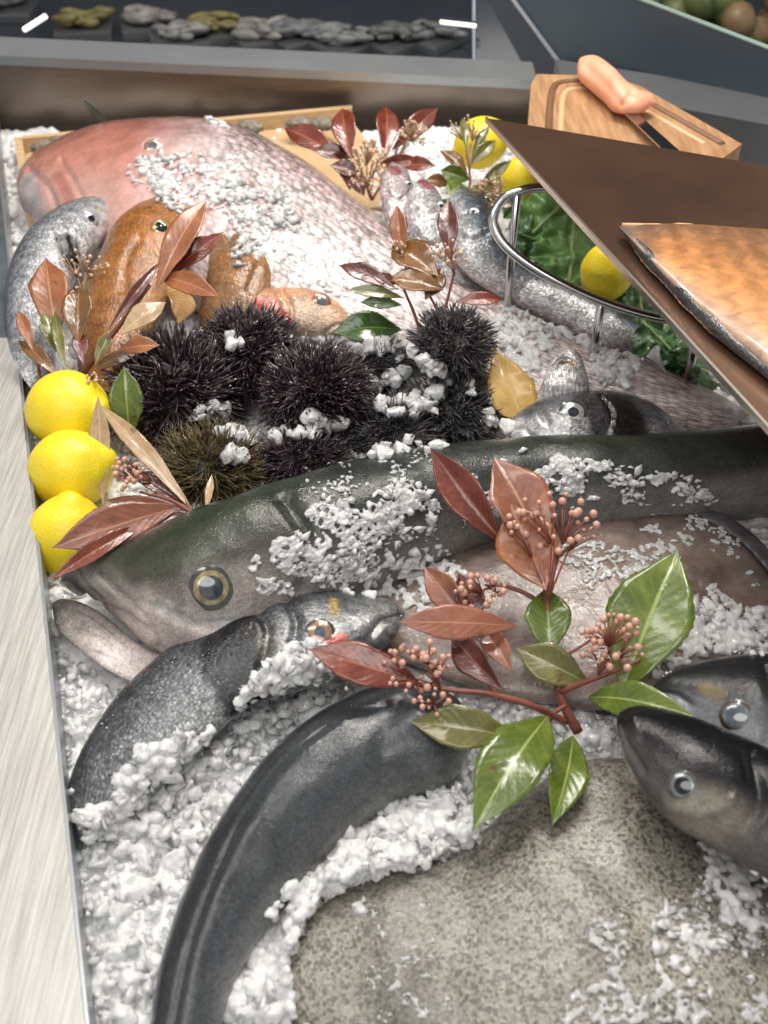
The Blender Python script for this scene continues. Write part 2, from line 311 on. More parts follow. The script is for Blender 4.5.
for (p0, p1, wd, lab) in (((24, 30), (46, 16), .009, 'glowing white rod imitating a strip light reflection at the far upper left'), ((440, 22), (476, 26), .007, 'glowing white rod imitating a strip light reflection above the far rim near the black glass'), ((228, 50), (258, 52), .005, 'small glowing rod imitating a strip light reflection low behind the middle of the steel rim')):
    A = PY(*p0, 1.98); B = PY(*p1, 1.98)
    m_ = MB(); m_.tube([A, B], wd*.5, 8); t_ = thing('strip_reflection', lab, 'reflection', 'strip light reflections in the background'); m_.build('tube', LIT, t_)
    m_ = MB(); m_.tube([A+Vector((0, .014, .0)), B+Vector((0, .014, .0))], wd*.5, 8); m_.build('glow_backing', GL1, t_); setbase(t_, A)

sh = thing('reflection_lumps', 'lumps imitating a blurred yellow, green and red reflection in the glass, top right corner', 'shelf')  # invented lumps on a board imitate the coloured reflection in the glass
A_ = PY(700, 40, 2.5); m_ = MB(); m_.box((A_.x+.1, 2.6, A_.z-.16), (.9, .5, .03), -.2, .004); m_.build('reflection_base', plain('reflection_base_paint', (.05, .06, .06), .4), sh)
for nm_, x0_, c1_, c2_, sd in (('yellow_reflection', 655, (.10, .11, .03), (.22, .20, .05), 1), ('green_reflection', 710, (.05, .08, .03), (.14, .16, .05), 2), ('red_reflection', 765, (.16, .10, .05), (.24, .16, .08), 3)):
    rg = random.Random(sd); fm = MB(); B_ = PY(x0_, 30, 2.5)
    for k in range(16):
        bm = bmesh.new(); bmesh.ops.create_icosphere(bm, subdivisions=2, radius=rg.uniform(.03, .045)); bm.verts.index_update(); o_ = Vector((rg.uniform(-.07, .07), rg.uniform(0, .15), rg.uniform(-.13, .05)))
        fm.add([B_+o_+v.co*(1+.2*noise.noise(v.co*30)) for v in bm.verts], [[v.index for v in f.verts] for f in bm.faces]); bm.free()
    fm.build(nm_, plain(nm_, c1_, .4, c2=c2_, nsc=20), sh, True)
setbase(sh, (A_.x+.1, 2.6, A_.z-.175))
# ---------------------------------------------------------------- fish
def stops(x, st):
    xs = [s[0] for s in st]; return np.stack([np.interp(x, xs, [s[1][k] for s in st]) for k in range(3)], -1)
def segdist(V, pts):
    d = np.full(len(V), 1e9); pts = [np.asarray(p) for p in pts]
    if len(pts) == 1: return np.linalg.norm(V-pts[0], axis=1)
    for a, b in zip(pts[:-1], pts[1:]):
        ab = b-a; t = np.clip(((V-a)@ab)/max(ab@ab, 1e-12), 0, 1); d = np.minimum(d, np.linalg.norm(V-(a+t[:, None]*ab), axis=1))
    return d
def loft(key, name, up, lo, z, ratio, mat, colf, parent=None, NS=220, NM=96, grooves=(), patches=(), wob=.0, zt=None, lift=0, tmax=None, power=1.0, bare=None):
    """a body grown between its back line and its belly line: every cross-section is a full oval with real thickness"""
    t = (1-np.cos(np.linspace(0, 1, NS)*math.pi*.5))*.35+np.linspace(0, 1, NS)*.65
    t = t/t[-1]
    U = spl(up, NS, t); Lo = spl(lo, NS, t); zz = np.interp(t, np.linspace(0, 1, len(z)), z) if hasattr(z, '__len__') else np.full(NS, z)
    PU, PL = at(U, zz), at(Lo, zz); C = (PU+PL)/2; m = (PU-PL)/2; ml = np.linalg.norm(m, axis=1)+1e-6
    T = np.gradient(C, axis=0); T /= np.linalg.norm(T, axis=1)[:, None]+1e-9
    n = np.cross(T, m); n /= np.linalg.norm(n, axis=1)[:, None]+1e-9; n *= np.sign(n[:, 2:3]+1e-9)
    ker = np.ones(15)/15; pad = lambda a: np.pad(a, ((7, 7), (0, 0)), mode='edge')
    n = np.stack([np.convolve(pad(n)[:, i], ker, 'valid') for i in range(3)], -1); n /= np.linalg.norm(n, axis=1)[:, None]
    th = ml*ratio
    if tmax: th = np.minimum(th, tmax*np.tanh(ml/(tmax+1e-9)))
    N_ = n*th[:, None]
    pc = proj(C); dm = proj(C+m)-pc; dn = proj(C+N_)-pc; sd = np.gradient(pc, axis=0); sp = np.stack([-sd[:, 1], sd[:, 0]], -1); sp /= np.linalg.norm(sp, axis=1)[:, None]+1e-9
    tg = np.abs((dm*sp).sum(1))+1e-6; dv = np.abs((dn*sp).sum(1))+1e-9
    j = np.minimum(1, .8*tg/dv); k = np.sqrt(np.clip(1-(j*dv/tg)**2, .2, 1))
    m = m*k[:, None]; N_ = N_*j[:, None]
    th_ = np.linspace(-math.pi/2, 1.5*math.pi, NM+1)
    cs = np.sign(np.cos(th_))*np.abs(np.cos(th_))**power; sn = np.sign(np.sin(th_))*np.abs(np.sin(th_))**power
    V = C[:, None]+m[:, None]*cs[None, :, None]+N_[:, None]*sn[None, :, None]
    V = V.reshape(-1, 3)
    arc = np.r_[0, np.cumsum(np.linalg.norm(np.diff(C, axis=0), axis=1))]
    G = ml.max()*math.pi*(1+ratio)/2*1.0
    uv = np.stack([np.repeat(arc, NM+1), np.tile(np.linspace(0, 2, NM+1), NS)*G], -1)
    wv = np.tile((1-cs)/2, NS); uu = np.repeat(t, NM+1)
    idx = np.arange(NS*(NM+1)).reshape(NS, NM+1); A = idx[:-1, :-1].ravel(); B = idx[:-1, 1:].ravel(); Cc = idx[1:, 1:].ravel(); D = idx[1:, :-1].ravel()
    Fc = np.stack([A, B, Cc, D], -1)
    # outward normals
    R = V-np.repeat(C, NM+1, axis=0); nr = R/(np.linalg.norm(R, axis=1)[:, None]+1e-9)
    # orientation
    f0 = Fc[(NS//2)*NM+NM//2]; nn = np.cross(V[f0[1]]-V[f0[0]], V[f0[3]]-V[f0[0]])
    if nn@nr[f0[0]] < 0: Fc = Fc[:, ::-1]
    tmp = BVHTree.FromPolygons([tuple(v) for v in V], [tuple(int(q) for q in f) for f in Fc]); BV['_t'] = tmp
    def onsurf(px): return [np.asarray(hit(x, y, ['_t'])[0]) for x, y in px]
    disp = np.zeros(len(V))
    for g_ in grooves:
        pts, wd, dp = g_[:3]; P3 = onsurf(spl(pts, max(6, len(pts)*5)) if len(pts) > 1 else pts); d = segdist(V, P3)
        if dp < 0: disp += -dp*np.exp(-(d/wd)**2)
        else: disp -= dp*np.exp(-(d/wd)**2)
    if wob:
        disp += wob*np.array([noise.noise(Vector(v)*14)+.5*noise.noise(Vector(v)*37) for v in V])
    col = colf(wv, uu, V)
    for p_ in patches:
        pts, rad, c_, soft = p_[:4]; amt = p_[4] if len(p_) > 4 else 1; P3 = onsurf(pts); d = segdist(V, P3)
        nz = np.array([noise.noise(Vector(v)*70) for v in V])*rad*.35; a_ = amt*np.clip(1-(d+nz-rad)/(rad*soft), 0, 1); a_ = a_*a_*(3-2*a_)
        col = col*(1-a_[:, None])+np.asarray(c_)*a_[:, None]
    V = V+nr*disp[:, None]
    del BV['_t']; bl_ = '_'
    o = mesh_obj(name, V, Fc, mat, parent, True, uv, np.clip(col, 0, 1.2), bvh=key)
    at_ = o.data.attributes.new('Scales', 'FLOAT', 'POINT'); at_.data.foreach_set('value', (np.clip((uu-bare[0])/(bare[1]-bare[0]), 0, 1) if bare else np.ones(len(V))).astype(np.float32))
    return o
def cf(w_st, head=None):
    def f(w_, u, V):
        c = stops(w_, w_st)
        if head: c = c*(1-np.clip((head[0]-u)/head[1], 0, 1)[:, None])+np.asarray(head[2])*np.clip((head[0]-u)/head[1], 0, 1)[:, None]
        return c
    return f
PUP = plain('pupil', (.006, .007, .010), .08, coat=.4, c2=(.014, .016, .022), nsc=90)
PUPC = plain('cloudy_pupil', (.05, .07, .09), .12, coat=1, c2=(.09, .11, .13), nsc=150)
def iris_mat(name, c, c2): return plain(name, c, .2, .4, c2=c2, nsc=220, coat=1)
IR = {'gold': iris_mat('golden_iris', (.14, .11, .05), (.40, .32, .16)), 'silver': iris_mat('silver_iris', (.30, .31, .31), (.55, .56, .55)), 'grey': iris_mat('grey_iris', (.10, .11, .11), (.22, .23, .22)),
      'red': iris_mat('reddish_iris', (.25, .12, .08), (.42, .25, .17)), 'orange': iris_mat('orange_iris', (.35, .20, .05), (.6, .4, .15))}
SOCK = plain('eye_skin', (.03, .03, .033), .2, coat=.8, c2=(.06, .06, .06), nsc=80)
SOCKO = plain('eye_skin_brown', (.20, .08, .03), .25, coat=.8, c2=(.3, .14, .06), nsc=80)
def dome(r0, r1, h, c, n, hr=0, seg=32, rings=7):
    """spherical cap band between radii r0..r1 on an eye of height h"""
    n = n.normalized(); x = n.cross(Vector((0, 0, 1)) if abs(n.z) < .9 else Vector((0, 1, 0))).normalized(); y = n.cross(x); V = []; Fc = []
    for i in range(rings+1):
        r = r0+(r1-r0)*i/rings; hh = h*math.sqrt(max(0, 1-(r/hr)**2))
        for k in range(seg): q = 2*math.pi*k/seg; V.append(c+x*r*math.cos(q)+y*r*math.sin(q)+n*hh)
    for i in range(rings):
        for k in range(seg): Fc.append((i*seg+k, (i+1)*seg+k, (i+1)*seg+(k+1) % seg, i*seg+(k+1) % seg))
    return V, Fc
def eye(parent, key, px, py, rpx, iris='gold', pup=PUP, ring=SOCK, pr=.5, bulge=.55, label=None, tilt=None):
    c, n = hit(px, py, [key]); r = rpx*scale_at(c)
    vd = (Vector(CAM)-c).normalized(); n = (n*.6+vd*.55).normalized()
    V, Fc = dome(r*.0, r*1.30, r*bulge*.6, c-n*r*.20, n, r*1.34)
    e = mesh_obj('eye', V, Fc, ring, parent)
    V, Fc = dome(r*pr*.8, r, r*bulge*.8, c-n*r*.14, n, r*1.25); mesh_obj('iris', V, Fc, IR[iris], e)
    V, Fc = dome(0.0001, r*pr, r*bulge*.86, c-n*r*.14, n, r*1.3); mesh_obj('pupil', V, Fc, pup, e)
    return e
def finfan(parent, root, tip, z0, z1, mat, nr=14, name='fin', rays=14, thick=.0012, amp=.0012):
    """fin with raised rays between a root line and a tip line"""
    NU, NV = rays*5+1, 12; a = spl(root, NU); b = spl(tip, NU); A = at(a, z0); B = at(b, z1); V = []
    for s in (1, -1):
        for i in range(NU):
            for j in range(NV):
                f = j/(NV-1); p = A[i]*(1-f)+B[i]*f; bul = math.sin(f*math.pi)*.004
                V.append(p+np.array([0, 0, bul+s*(thick*(1-.7*f)+amp*.5*(1+math.cos(i/5*2*math.pi))*(1-f*.5))]))
    Fc = []; o = NU*NV
    for i in range(NU-1):
        for j in range(NV-1):
            q = i*NV+j; Fc.append((q, q+NV, q+NV+1, q+1)); Fc.append((o+q, o+q+1, o+q+NV+1, o+q+NV))
    ed = [i*NV for i in range(NU)]+[(NU-1)*NV+j for j in range(1, NV)]+[i*NV+NV-1 for i in range(NU-2, -1, -1)]+[j for j in range(NV-2, 0, -1)]
    for a_, b_ in zip(ed, ed[1:]+ed[:1]): Fc.append((a_, b_, b_+o, a_+o))
    return mesh_obj(name, V, Fc, mat, parent)
FIN_D = plain('dark_fin', (.045, .045, .05), .3, c2=(.09, .09, .09), nsc=60, coat=.6)
FIN_P = plain('pink_fin', (.42, .2, .17), .3, c2=(.55, .32, .28), nsc=60, coat=.6)
FIN_O = plain('orange_fin', (.40, .20, .06), .3, c2=(.55, .33, .15), nsc=60, coat=.6)
FIN_S = plain('silver_fin', (.28, .29, .3), .3, c2=(.42, .43, .44), nsc=60, coat=.6)

# 1 red snapper, the long pink one at the back
MS = fish_mat('snapper_skin', .0120, .55, 1.0, .20, mott=.22, coat=.8, mottsc=25, wet=.35)
sn = thing('red_snapper', 'very large pink and silver snapper lying across the back of the ice', 'fish')
def c_sn(w_, u, V):
    c = stops(w_, [(0, (.30, .19, .19)), (.12, (.36, .25, .25)), (.3, (.58, .44, .43)), (.5, (.72, .61, .60)), (.75, (.78, .69, .68)), (1, (.74, .62, .60))])
    h = np.clip((.30-u)/.10, 0, 1)[:, None]; hc = stops(w_, [(0, (.26, .10, .08)), (.3, (.42, .15, .11)), (.6, (.48, .21, .16)), (1, (.55, .36, .32))]); return c*(1-h)+hc*h
loft('sn', 'body', [(18, 190), (24, 168), (50, 146), (100, 128), (160, 120), (225, 124), (285, 148), (340, 186), (400, 232), (470, 283), (540, 322), (620, 352), (700, 384), (745, 410)],
     [(18, 190), (22, 214), (50, 246), (100, 285), (170, 320), (250, 345), (330, 358), (400, 365), (450, 378), (520, 402), (600, 424), (680, 436), (725, 436), (745, 415)],
     [.045, .05, .05, .045, .03], .30, MS, c_sn, sn, 320, 120,
     grooves=[([(60, 160), (75, 185), (92, 222)], .004, .005), ([(28, 168), (48, 186), (62, 226)], .005, .006), ([(205, 140), (225, 170), (232, 205), (215, 250)], .005, .006), ([(150, 170), (138, 200), (118, 228)], .004, .0035),
              ([(300, 180), (350, 215), (400, 255), (480, 305)], .002, .0015), ([(40, 172), (62, 200)], .008, -.004)],
     patches=[([(26, 182), (30, 200), (42, 226)], .014, (.42, .36, .37), 1.0), ([(58, 176), (68, 196), (80, 214)], .005, (.36, .12, .09), 2.2, .7), ([(230, 190), (260, 215), (215, 240)], .03, (.72, .55, .53), 1.5, .8), ([(170, 165), (200, 200)], .025, (.66, .42, .38), 1.4, .7)], wob=.003, bare=(.24, .33))
eye(sn, 'sn', 153, 147, 9, 'red', PUPC, plain('pink_eye_skin', (.5, .3, .28), .2, coat=.8, c2=(.6, .42, .4), nsc=60), .45)
V = [(262, 150), (330, 190), (390, 232)]
finfan(sn, [(255, 262), (290, 268), (320, 290)], [(330, 300), (372, 318), (372, 335)], .075, .07, FIN_P, name='pectoral_fin')

# board or crate under it
WOODC = plain('pale_wood', (.50, .33, .17), .5, c2=(.66, .47, .27), nsc=6, stretch=(2, 30, 30), bsc=30, bst=.2)
cr = thing('wooden_crate', 'pale wooden tray rim showing behind and under the big snapper', 'crate')
cA, cB, cC, cD = P(20, 139, .045), P(352, 108, .045), P(420, 190, .045), P(34, 214, .045)
m_ = MB(); m_.prism([cA, cB, cB+Vector((0, .012, 0)), cA+Vector((0, .012, 0))], (0, 0, -.09)); m_.build('rear_board', WOODC, cr, bvh='cr1')
m_ = MB(); m_.prism([cA+Vector((-.012, .010, -.001)), cA+Vector((0, .010, -.001)), cD+Vector((0, 0, -.001)), cD+Vector((-.012, 0, -.001))], (0, 0, -.08)); m_.build('side_board', WOODC, cr)
cz = Vector((0, 0, -.022))
m_ = MB(); m_.prism([cA+cz+Vector((.001, -.001, 0)), cB+cz+Vector((0, -.001, 0)), cC+cz, cD+cz+Vector((.001, 0, 0))], (0, 0, -.02)); m_.build('base_board', WOODC, cr, bvh='cr2')

# generic wet fish materials
MG = fish_mat('bream_skin', .0034, .45, .35, .28, mott=.55, mottsc=110, coat=.7, wet=.5, metal=.25, fine=.45)
MGL = fish_mat('bream_skin_small', .0038, .45, .5, .28, mott=.5, mottsc=95, coat=.7, wet=.45, metal=.2, fine=.4)
MH = fish_mat('smooth_dark_skin', .0028, .15, .25, .28, mott=.40, mottsc=28, coat=.45, wet=.30, fine=.2, spec=.2)
MO = fish_mat('orange_skin', .0035, .3, .5, .25, mott=.40, mottsc=50, coat=.7, wet=.5)
MSI = fish_mat('silver_skin', .004, .4, .5, .26, mott=.42, mottsc=70, coat=.7, wet=.45, metal=.25, fine=.35)

# 2 small grey bream, far left
f = thing('grey_bream', 'small silver grey bream at the far left with black gill patch, head against the snapper', 'fish')
loft('b2', 'body', [(119, 206), (108, 198), (78, 200), (50, 212), (26, 234), (11, 262), (4, 300), (8, 360)], [(119, 208), (114, 226), (100, 250), (84, 272), (68, 300), (58, 335), (54, 380), (40, 400)], [.085, .085, .07, .05], .4, MGL,
     cf([(0, (.05, .055, .065)), (.2, (.14, .15, .17)), (.5, (.33, .34, .36)), (1, (.62, .62, .62))], (.16, .1, (.22, .22, .24))), f, 140, 64,
     grooves=[([(82, 204), (70, 226), (74, 250)], .003, .003), ([(118, 207), (108, 212)], .002, .002)], patches=[([(66, 240), (72, 262)], .010, (.012, .012, .015), .7), ([(98, 207), (99, 209)], .002, (.4, .36, .2), 1.5)], bare=(.14, .22))
eye(f, 'b2', 91, 219, 7, 'silver', PUP, plain('silver_eye_skin', (.3, .3, .3), .2, coat=.8), .5); setbase(f, P(30, 300, 0))

# 3 orange brown gurnard like fish
f = thing('orange_fish', 'orange brown fish with a dark round eye, head up behind the red leaves', 'fish')
loft('o3', 'body', [(209, 199), (188, 194), (160, 200), (130, 212), (112, 228), (98, 258), (84, 295), (76, 335), (80, 390)], [(209, 201), (210, 225), (203, 250), (186, 278), (170, 300), (158, 325), (148, 350), (140, 375), (120, 400)], [.10, .10, .08, .06], .45, MO,
     cf([(0, (.22, .075, .012)), (.25, (.30, .115, .02)), (.55, (.32, .12, .025)), (.8, (.36, .15, .04)), (1, (.40, .2, .08))]), f, 160, 72,
     grooves=[([(206, 204), (196, 222), (200, 236)], .002, .003), ([(140, 236), (126, 262), (124, 290)], .004, .004), ([(180, 214), (172, 200)], .003, .002), ([(150, 240), (165, 262), (180, 270)], .004, .002)],
     patches=[([(190, 205), (200, 212)], .008, (.62, .38, .2), 1.2, .6)], wob=.002)
eye(f, 'o3', 161, 228, 8.5, 'orange', PUP, SOCKO, .68, .7)
finfan(f, [(160, 292), (170, 300), (172, 312)], [(182, 285), (196, 306), (178, 325)], .09, .1, FIN_O, name='pectoral_fin', rays=9); setbase(f, P(110, 300, 0))
# 4
f = thing('orange_fish', 'wet golden brown fish head standing behind the red leaf, right of the orange fish', 'fish')
loft('o4', 'body', [(243, 214), (224, 222), (212, 244), (206, 275), (200, 310), (196, 350)], [(243, 214), (262, 222), (271, 246), (273, 276), (266, 312), (250, 350)], [.10, .09, .05], .5, MO,
     cf([(0, (.14, .055, .012)), (.3, (.25, .11, .025)), (.6, (.26, .11, .028)), (1, (.30, .15, .05))]), f, 140, 64, grooves=[([(236, 222), (228, 240), (240, 262)], .003, .004), ([(255, 235), (258, 262), (248, 290)], .003, .004)],
     wob=.003)
eye(f, 'o4', 243, 232, 5.5, 'gold', PUP, SOCKO, .55, .5); setbase(f, P(235, 320, 0))
# 5 small red fish
f = thing('red_fish', 'small reddish fish head with red gills lying between the urchins and the snapper', 'fish')
loft('r5', 'body', [(354, 322), (340, 302), (318, 290), (290, 287), (265, 289), (242, 296), (228, 310)], [(354, 324), (345, 336), (322, 342), (292, 342), (262, 338), (240, 330), (228, 318)], [.065, .07, .06], .45, MO,
     cf([(0, (.42, .18, .09)), (.4, (.52, .25, .13)), (.8, (.56, .36, .23)), (1, (.55, .4, .3))]), f, 140, 64, grooves=[([(282, 290), (292, 310), (286, 334)], .003, .004), ([(352, 323), (335, 326), (326, 332)], .002, .003), ([(272, 292), (280, 312), (276, 330)], .002, .003)],
     patches=[([(245, 302), (265, 318), (278, 326)], .013, (.55, .07, .05), .8), ([(262, 296), (274, 304)], .005, (.66, .3, .25), .9)])
eye(f, 'r5', 321, 302, 8, 'red', PUPC, SOCKO, .55, .5); setbase(f, P(290, 335, 0))

# 6 three silver heads pointing up behind the sprig
gl = 'silver fish with heads raised behind the red sprig'
f = thing('silver_fish', 'dark backed silver fish, rightmost of three raised heads, its tail under the basket', 'fish', gl)
loft('s3', 'body', [(462, 186), (484, 198), (500, 226), (512, 256), (545, 276), (590, 292), (630, 318), (655, 334)], [(458, 186), (446, 204), (446, 238), (462, 270), (500, 300), (550, 326), (600, 352), (645, 356)], [.12, .11, .07, .05, .04], .5, MSI,
     cf([(0, (.015, .022, .032)), (.3, (.035, .045, .06)), (.5, (.12, .14, .16)), (.7, (.34, .35, .36)), (1, (.60, .58, .57))]), f, 180, 64, grooves=[([(452, 232), (470, 240), (488, 232)], .004, .005), ([(450, 206), (462, 214), (478, 206)], .003, .003)])
eye(f, 's3', 474, 212, 5, 'silver', PUP, SOCK, .5, .5)
finfan(f, [(640, 332), (650, 345), (644, 358)], [(672, 322), (660, 350), (668, 378)], .045, .05, FIN_S, name='tail_fin', rays=12); setbase(f, P(540, 320, 0))
f = thing('silver_fish', 'pale silver fish, middle one of the three raised heads', 'fish', gl)
loft('s2', 'body', [(424, 178), (438, 192), (448, 218), (458, 246), (476, 272), (500, 292)], [(420, 178), (408, 194), (408, 226), (420, 254), (444, 282), (480, 305)], [.13, .12, .08, .05], .5, MSI,
     cf([(0, (.16, .13, .15)), (.3, (.50, .46, .47)), (.7, (.68, .66, .66)), (1, (.5, .46, .48))]), f, 140, 64, grooves=[([(412, 206), (424, 214), (440, 206)], .003, .004), ([(414, 236), (430, 246), (450, 238)], .004, .005)], patches=[([(424, 181), (428, 186)], .006, (.35, .12, .14), 1)])
eye(f, 's2', 441, 206, 4, 'silver', PUP, SOCK, .5, .5); setbase(f, P(440, 290, 0))
f = thing('silver_fish', 'pinkish silver fish, leftmost of the three raised heads', 'fish', gl)
loft('s1', 'body', [(394, 163), (408, 172), (414, 196), (418, 226), (428, 256), (440, 280)], [(391, 163), (380, 178), (382, 206), (388, 232), (402, 262), (425, 290)], [.12, .11, .08, .05], .5, MSI,
     cf([(0, (.20, .13, .15)), (.3, (.56, .46, .47)), (.7, (.66, .58, .58)), (1, (.4, .33, .35))]), f, 140, 64, grooves=[([(384, 190), (396, 200), (411, 192)], .003, .004), ([(386, 220), (400, 228), (416, 220)], .004, .004)], patches=[([(394, 168), (396, 172)], .006, (.4, .16, .17), 1)])
eye(f, 's1', 409, 184, 3.6, 'silver', PUP, SOCK, .5, .5); setbase(f, P(405, 275, 0))

# 8 bream behind the big fish
f = thing('grey_bream', 'dark silver bream with a large eye, head pointing left beside the basket leg', 'fish')
loft('b8', 'body', [(507, 430), (516, 414), (540, 400), (575, 391), (612, 391), (648, 402), (678, 424), (700, 448)], [(507, 432), (515, 446), (550, 462), (600, 470), (650, 470), (680, 465), (700, 452)], [.08, .085, .07, .05], .42, MGL,
     cf([(0, (.02, .023, .026)), (.25, (.05, .055, .06)), (.5, (.13, .135, .14)), (1, (.4, .4, .4))], (.14, .08, (.24, .24, .24))), f, 170, 72,
     grooves=[([(600, 394), (612, 412), (606, 436)], .003, .004), ([(508, 431), (524, 430), (532, 438)], .003, .004), ([(538, 404), (548, 424)], .003, .002)], patches=[([(616, 404), (630, 436)], .016, (.010, .010, .012), .9), ([(590, 400), (600, 430)], .006, (.05, .05, .055), 1.5), ([(514, 428), (516, 438)], .008, (.5, .48, .47), 1)], bare=(.25, .35))
eye(f, 'b8', 573, 413, 11, 'silver', PUP, SOCK, .48, .5); setbase(f, P(590, 450, 0))
# 7 pale upright head
f = thing('pale_fish', 'pale fish head pointing up with open mouth beside the basket leg', 'fish')
loft('p7', 'body', [(567, 349), (578, 353), (586, 372), (592, 400), (600, 430)], [(565, 349), (553, 358), (543, 380), (536, 402), (532, 430)], [.11, .10, .05], .6, MSI,
     cf([(0, (.12, .12, .13)), (.25, (.5, .48, .48)), (.6, (.78, .75, .74)), (1, (.6, .57, .57))]), f, 120, 56, grooves=[([(560, 361), (568, 356), (577, 364)], .004, .006), ([(552, 382), (566, 376), (582, 386)], .002, .003)], patches=[([(562, 361), (574, 361)], .004, (.22, .13, .08), .8)])
f2_ = loft('p7b', 'lower_lip', [(577, 368), (572, 356), (562, 353), (554, 362)], [(580, 372), (574, 361), (561, 359), (551, 368)], .118, .8, MSI, cf([(0, (.72, .7, .68)), (1, (.6, .56, .55))]), f, 40, 24); setbase(f, P(562, 410, 0))

# 9 big fish
f = thing('big_grey_fish', 'huge dark olive fish with open mouth and golden ringed eye lying across the counter', 'fish')
def c_big(w_, u, V):
    c = stops(w_, [(0, (.016, .024, .016)), (.25, (.026, .038, .026)), (.5, (.038, .045, .030)), (.74, (.055, .055, .042)), (.84, (.20, .175, .16)), (1, (.42, .365, .335))])
    k = np.clip((u-.20)/.09, 0, 1)[:, None]; c = c*(1-k)+k*stops(w_, [(0, (.014, .020, .016)), (.5, (.030, .036, .030)), (.85, (.05, .052, .048)), (1, (.2, .19, .18))])
    return c
BIG = loft('big', 'body', [(60, 580), (68, 563), (95, 550), (135, 538), (180, 518), (240, 494), (300, 474), (370, 456), (440, 444), (520, 437), (610, 436), (700, 430), (800, 420), (860, 418), (1000, 432), (1110, 462)],
     [(61, 584), (76, 594), (100, 607), (124, 628), (150, 656), (192, 678), (250, 668), (320, 640), (390, 605), (450, 575), (530, 552), (620, 540), (710, 530), (800, 522), (860, 518), (1000, 502), (1110, 470)],
     [.07, .07, .07, .065, .06, .06], .62, MH, c_big, f, 420, 128,
     grooves=[([(64, 580), (90, 600), (118, 614), (150, 634)], .006, .007), ([(100, 574), (125, 598), (150, 625), (160, 648)], .004, .005), ([(76, 562), (84, 582), (104, 600)], .003, .004), ([(160, 608), (190, 625), (245, 622)], .004, .004), ([(120, 598), (150, 606), (190, 618)], .003, .002),
              ([(286, 500), (308, 540), (300, 590)], .007, .006), ([(84, 556), (110, 590)], .010, -.003)],
     patches=[([(66, 574), (84, 592), (98, 600)], .007, (.07, .065, .06), 1), ([(95, 582), (112, 590)], .010, (.30, .29, .25), 1.8, .35), ([(165, 612), (200, 626), (235, 624)], .006, (.55, .55, .53), 1.2, .8), ([(125, 630), (150, 645), (175, 655)], .025, (.48, .40, .37), 1.2)], wob=.0025)
def c_jaw(w_, u, V):
    c = stops(w_, [(0, (.20, .17, .16)), (.2, (.50, .43, .40)), (.6, (.66, .58, .54)), (1, (.52, .46, .42))]); k = np.clip((.30-u)/.24, 0, 1)[:, None]; return c*(1-k)+np.array([.06, .055, .05])*k
loft('jaw', 'lower_jaw', [(52, 603), (61, 599), (80, 602), (104, 615), (126, 634), (150, 650), (190, 660), (230, 668)], [(52, 606), (57, 628), (80, 650), (108, 670), (140, 686), (175, 696), (210, 694), (232, 680)], [.05, .05, .05], .22, MH, c_jaw, f, 130, 64,
     grooves=[([(70, 628), (100, 640), (130, 660)], .003, .0025), ([(62, 604), (84, 610), (108, 626), (128, 644)], .0025, .003), ([(95, 655), (130, 668), (165, 680)], .003, .003)])
eye(f, 'big', 211, 588, 17.5, 'gold', plain('slate_pupil', (.02, .025, .035), .1, c2=(.04, .048, .06), nsc=120, coat=1), SOCK, .70, .5); setbase(f, P(330, 560, 0))

# 10 flat pinkish fish
MR = fish_mat('flatfish_skin', 0, 0, 0, .2, mott=.55, mottsc=22, coat=.6, wet=.6, fine=.12)
f = thing('flatfish', 'wide pinkish brown flatfish under the ice crumbs behind the large leafy sprig', 'fish')
loft('flat', 'body', [(315, 606), (350, 580), (410, 556), (480, 528), (550, 507), (620, 499), (680, 506), (735, 534), (775, 575), (830, 650)], [(318, 612), (350, 640), (430, 672), (520, 700), (610, 712), (690, 710), (750, 700), (790, 690), (815, 680), (830, 655)],
     [.04, .045, .045, .04], .20, MR, cf([(0, (.05, .042, .038)), (.05, (.09, .07, .06)), (.14, (.17, .128, .108)), (.5, (.215, .16, .135)), (1, (.21, .16, .135))]), f, 260, 100,
     grooves=[([(560, 512), (640, 540), (700, 590), (740, 640)], .004, .003), ([(640, 560), (690, 600), (720, 620)], .006, -.004), ([(600, 560), (640, 620)], .01, -.004)], wob=.004)
DR = finfan(f, [(560, 510), (620, 504), (680, 512), (735, 540), (775, 582)], [(570, 500), (630, 494), (690, 500), (748, 530), (790, 575)], .055, .055, FIN_D, name='dorsal_fin', rays=20, amp=.0008)
finfan(f, [(330, 596), (380, 576), (440, 556)], [(335, 586), (386, 566), (442, 548)], .06, .062, FIN_D, name='anal_fin', rays=14); setbase(f, P(600, 620, 0))

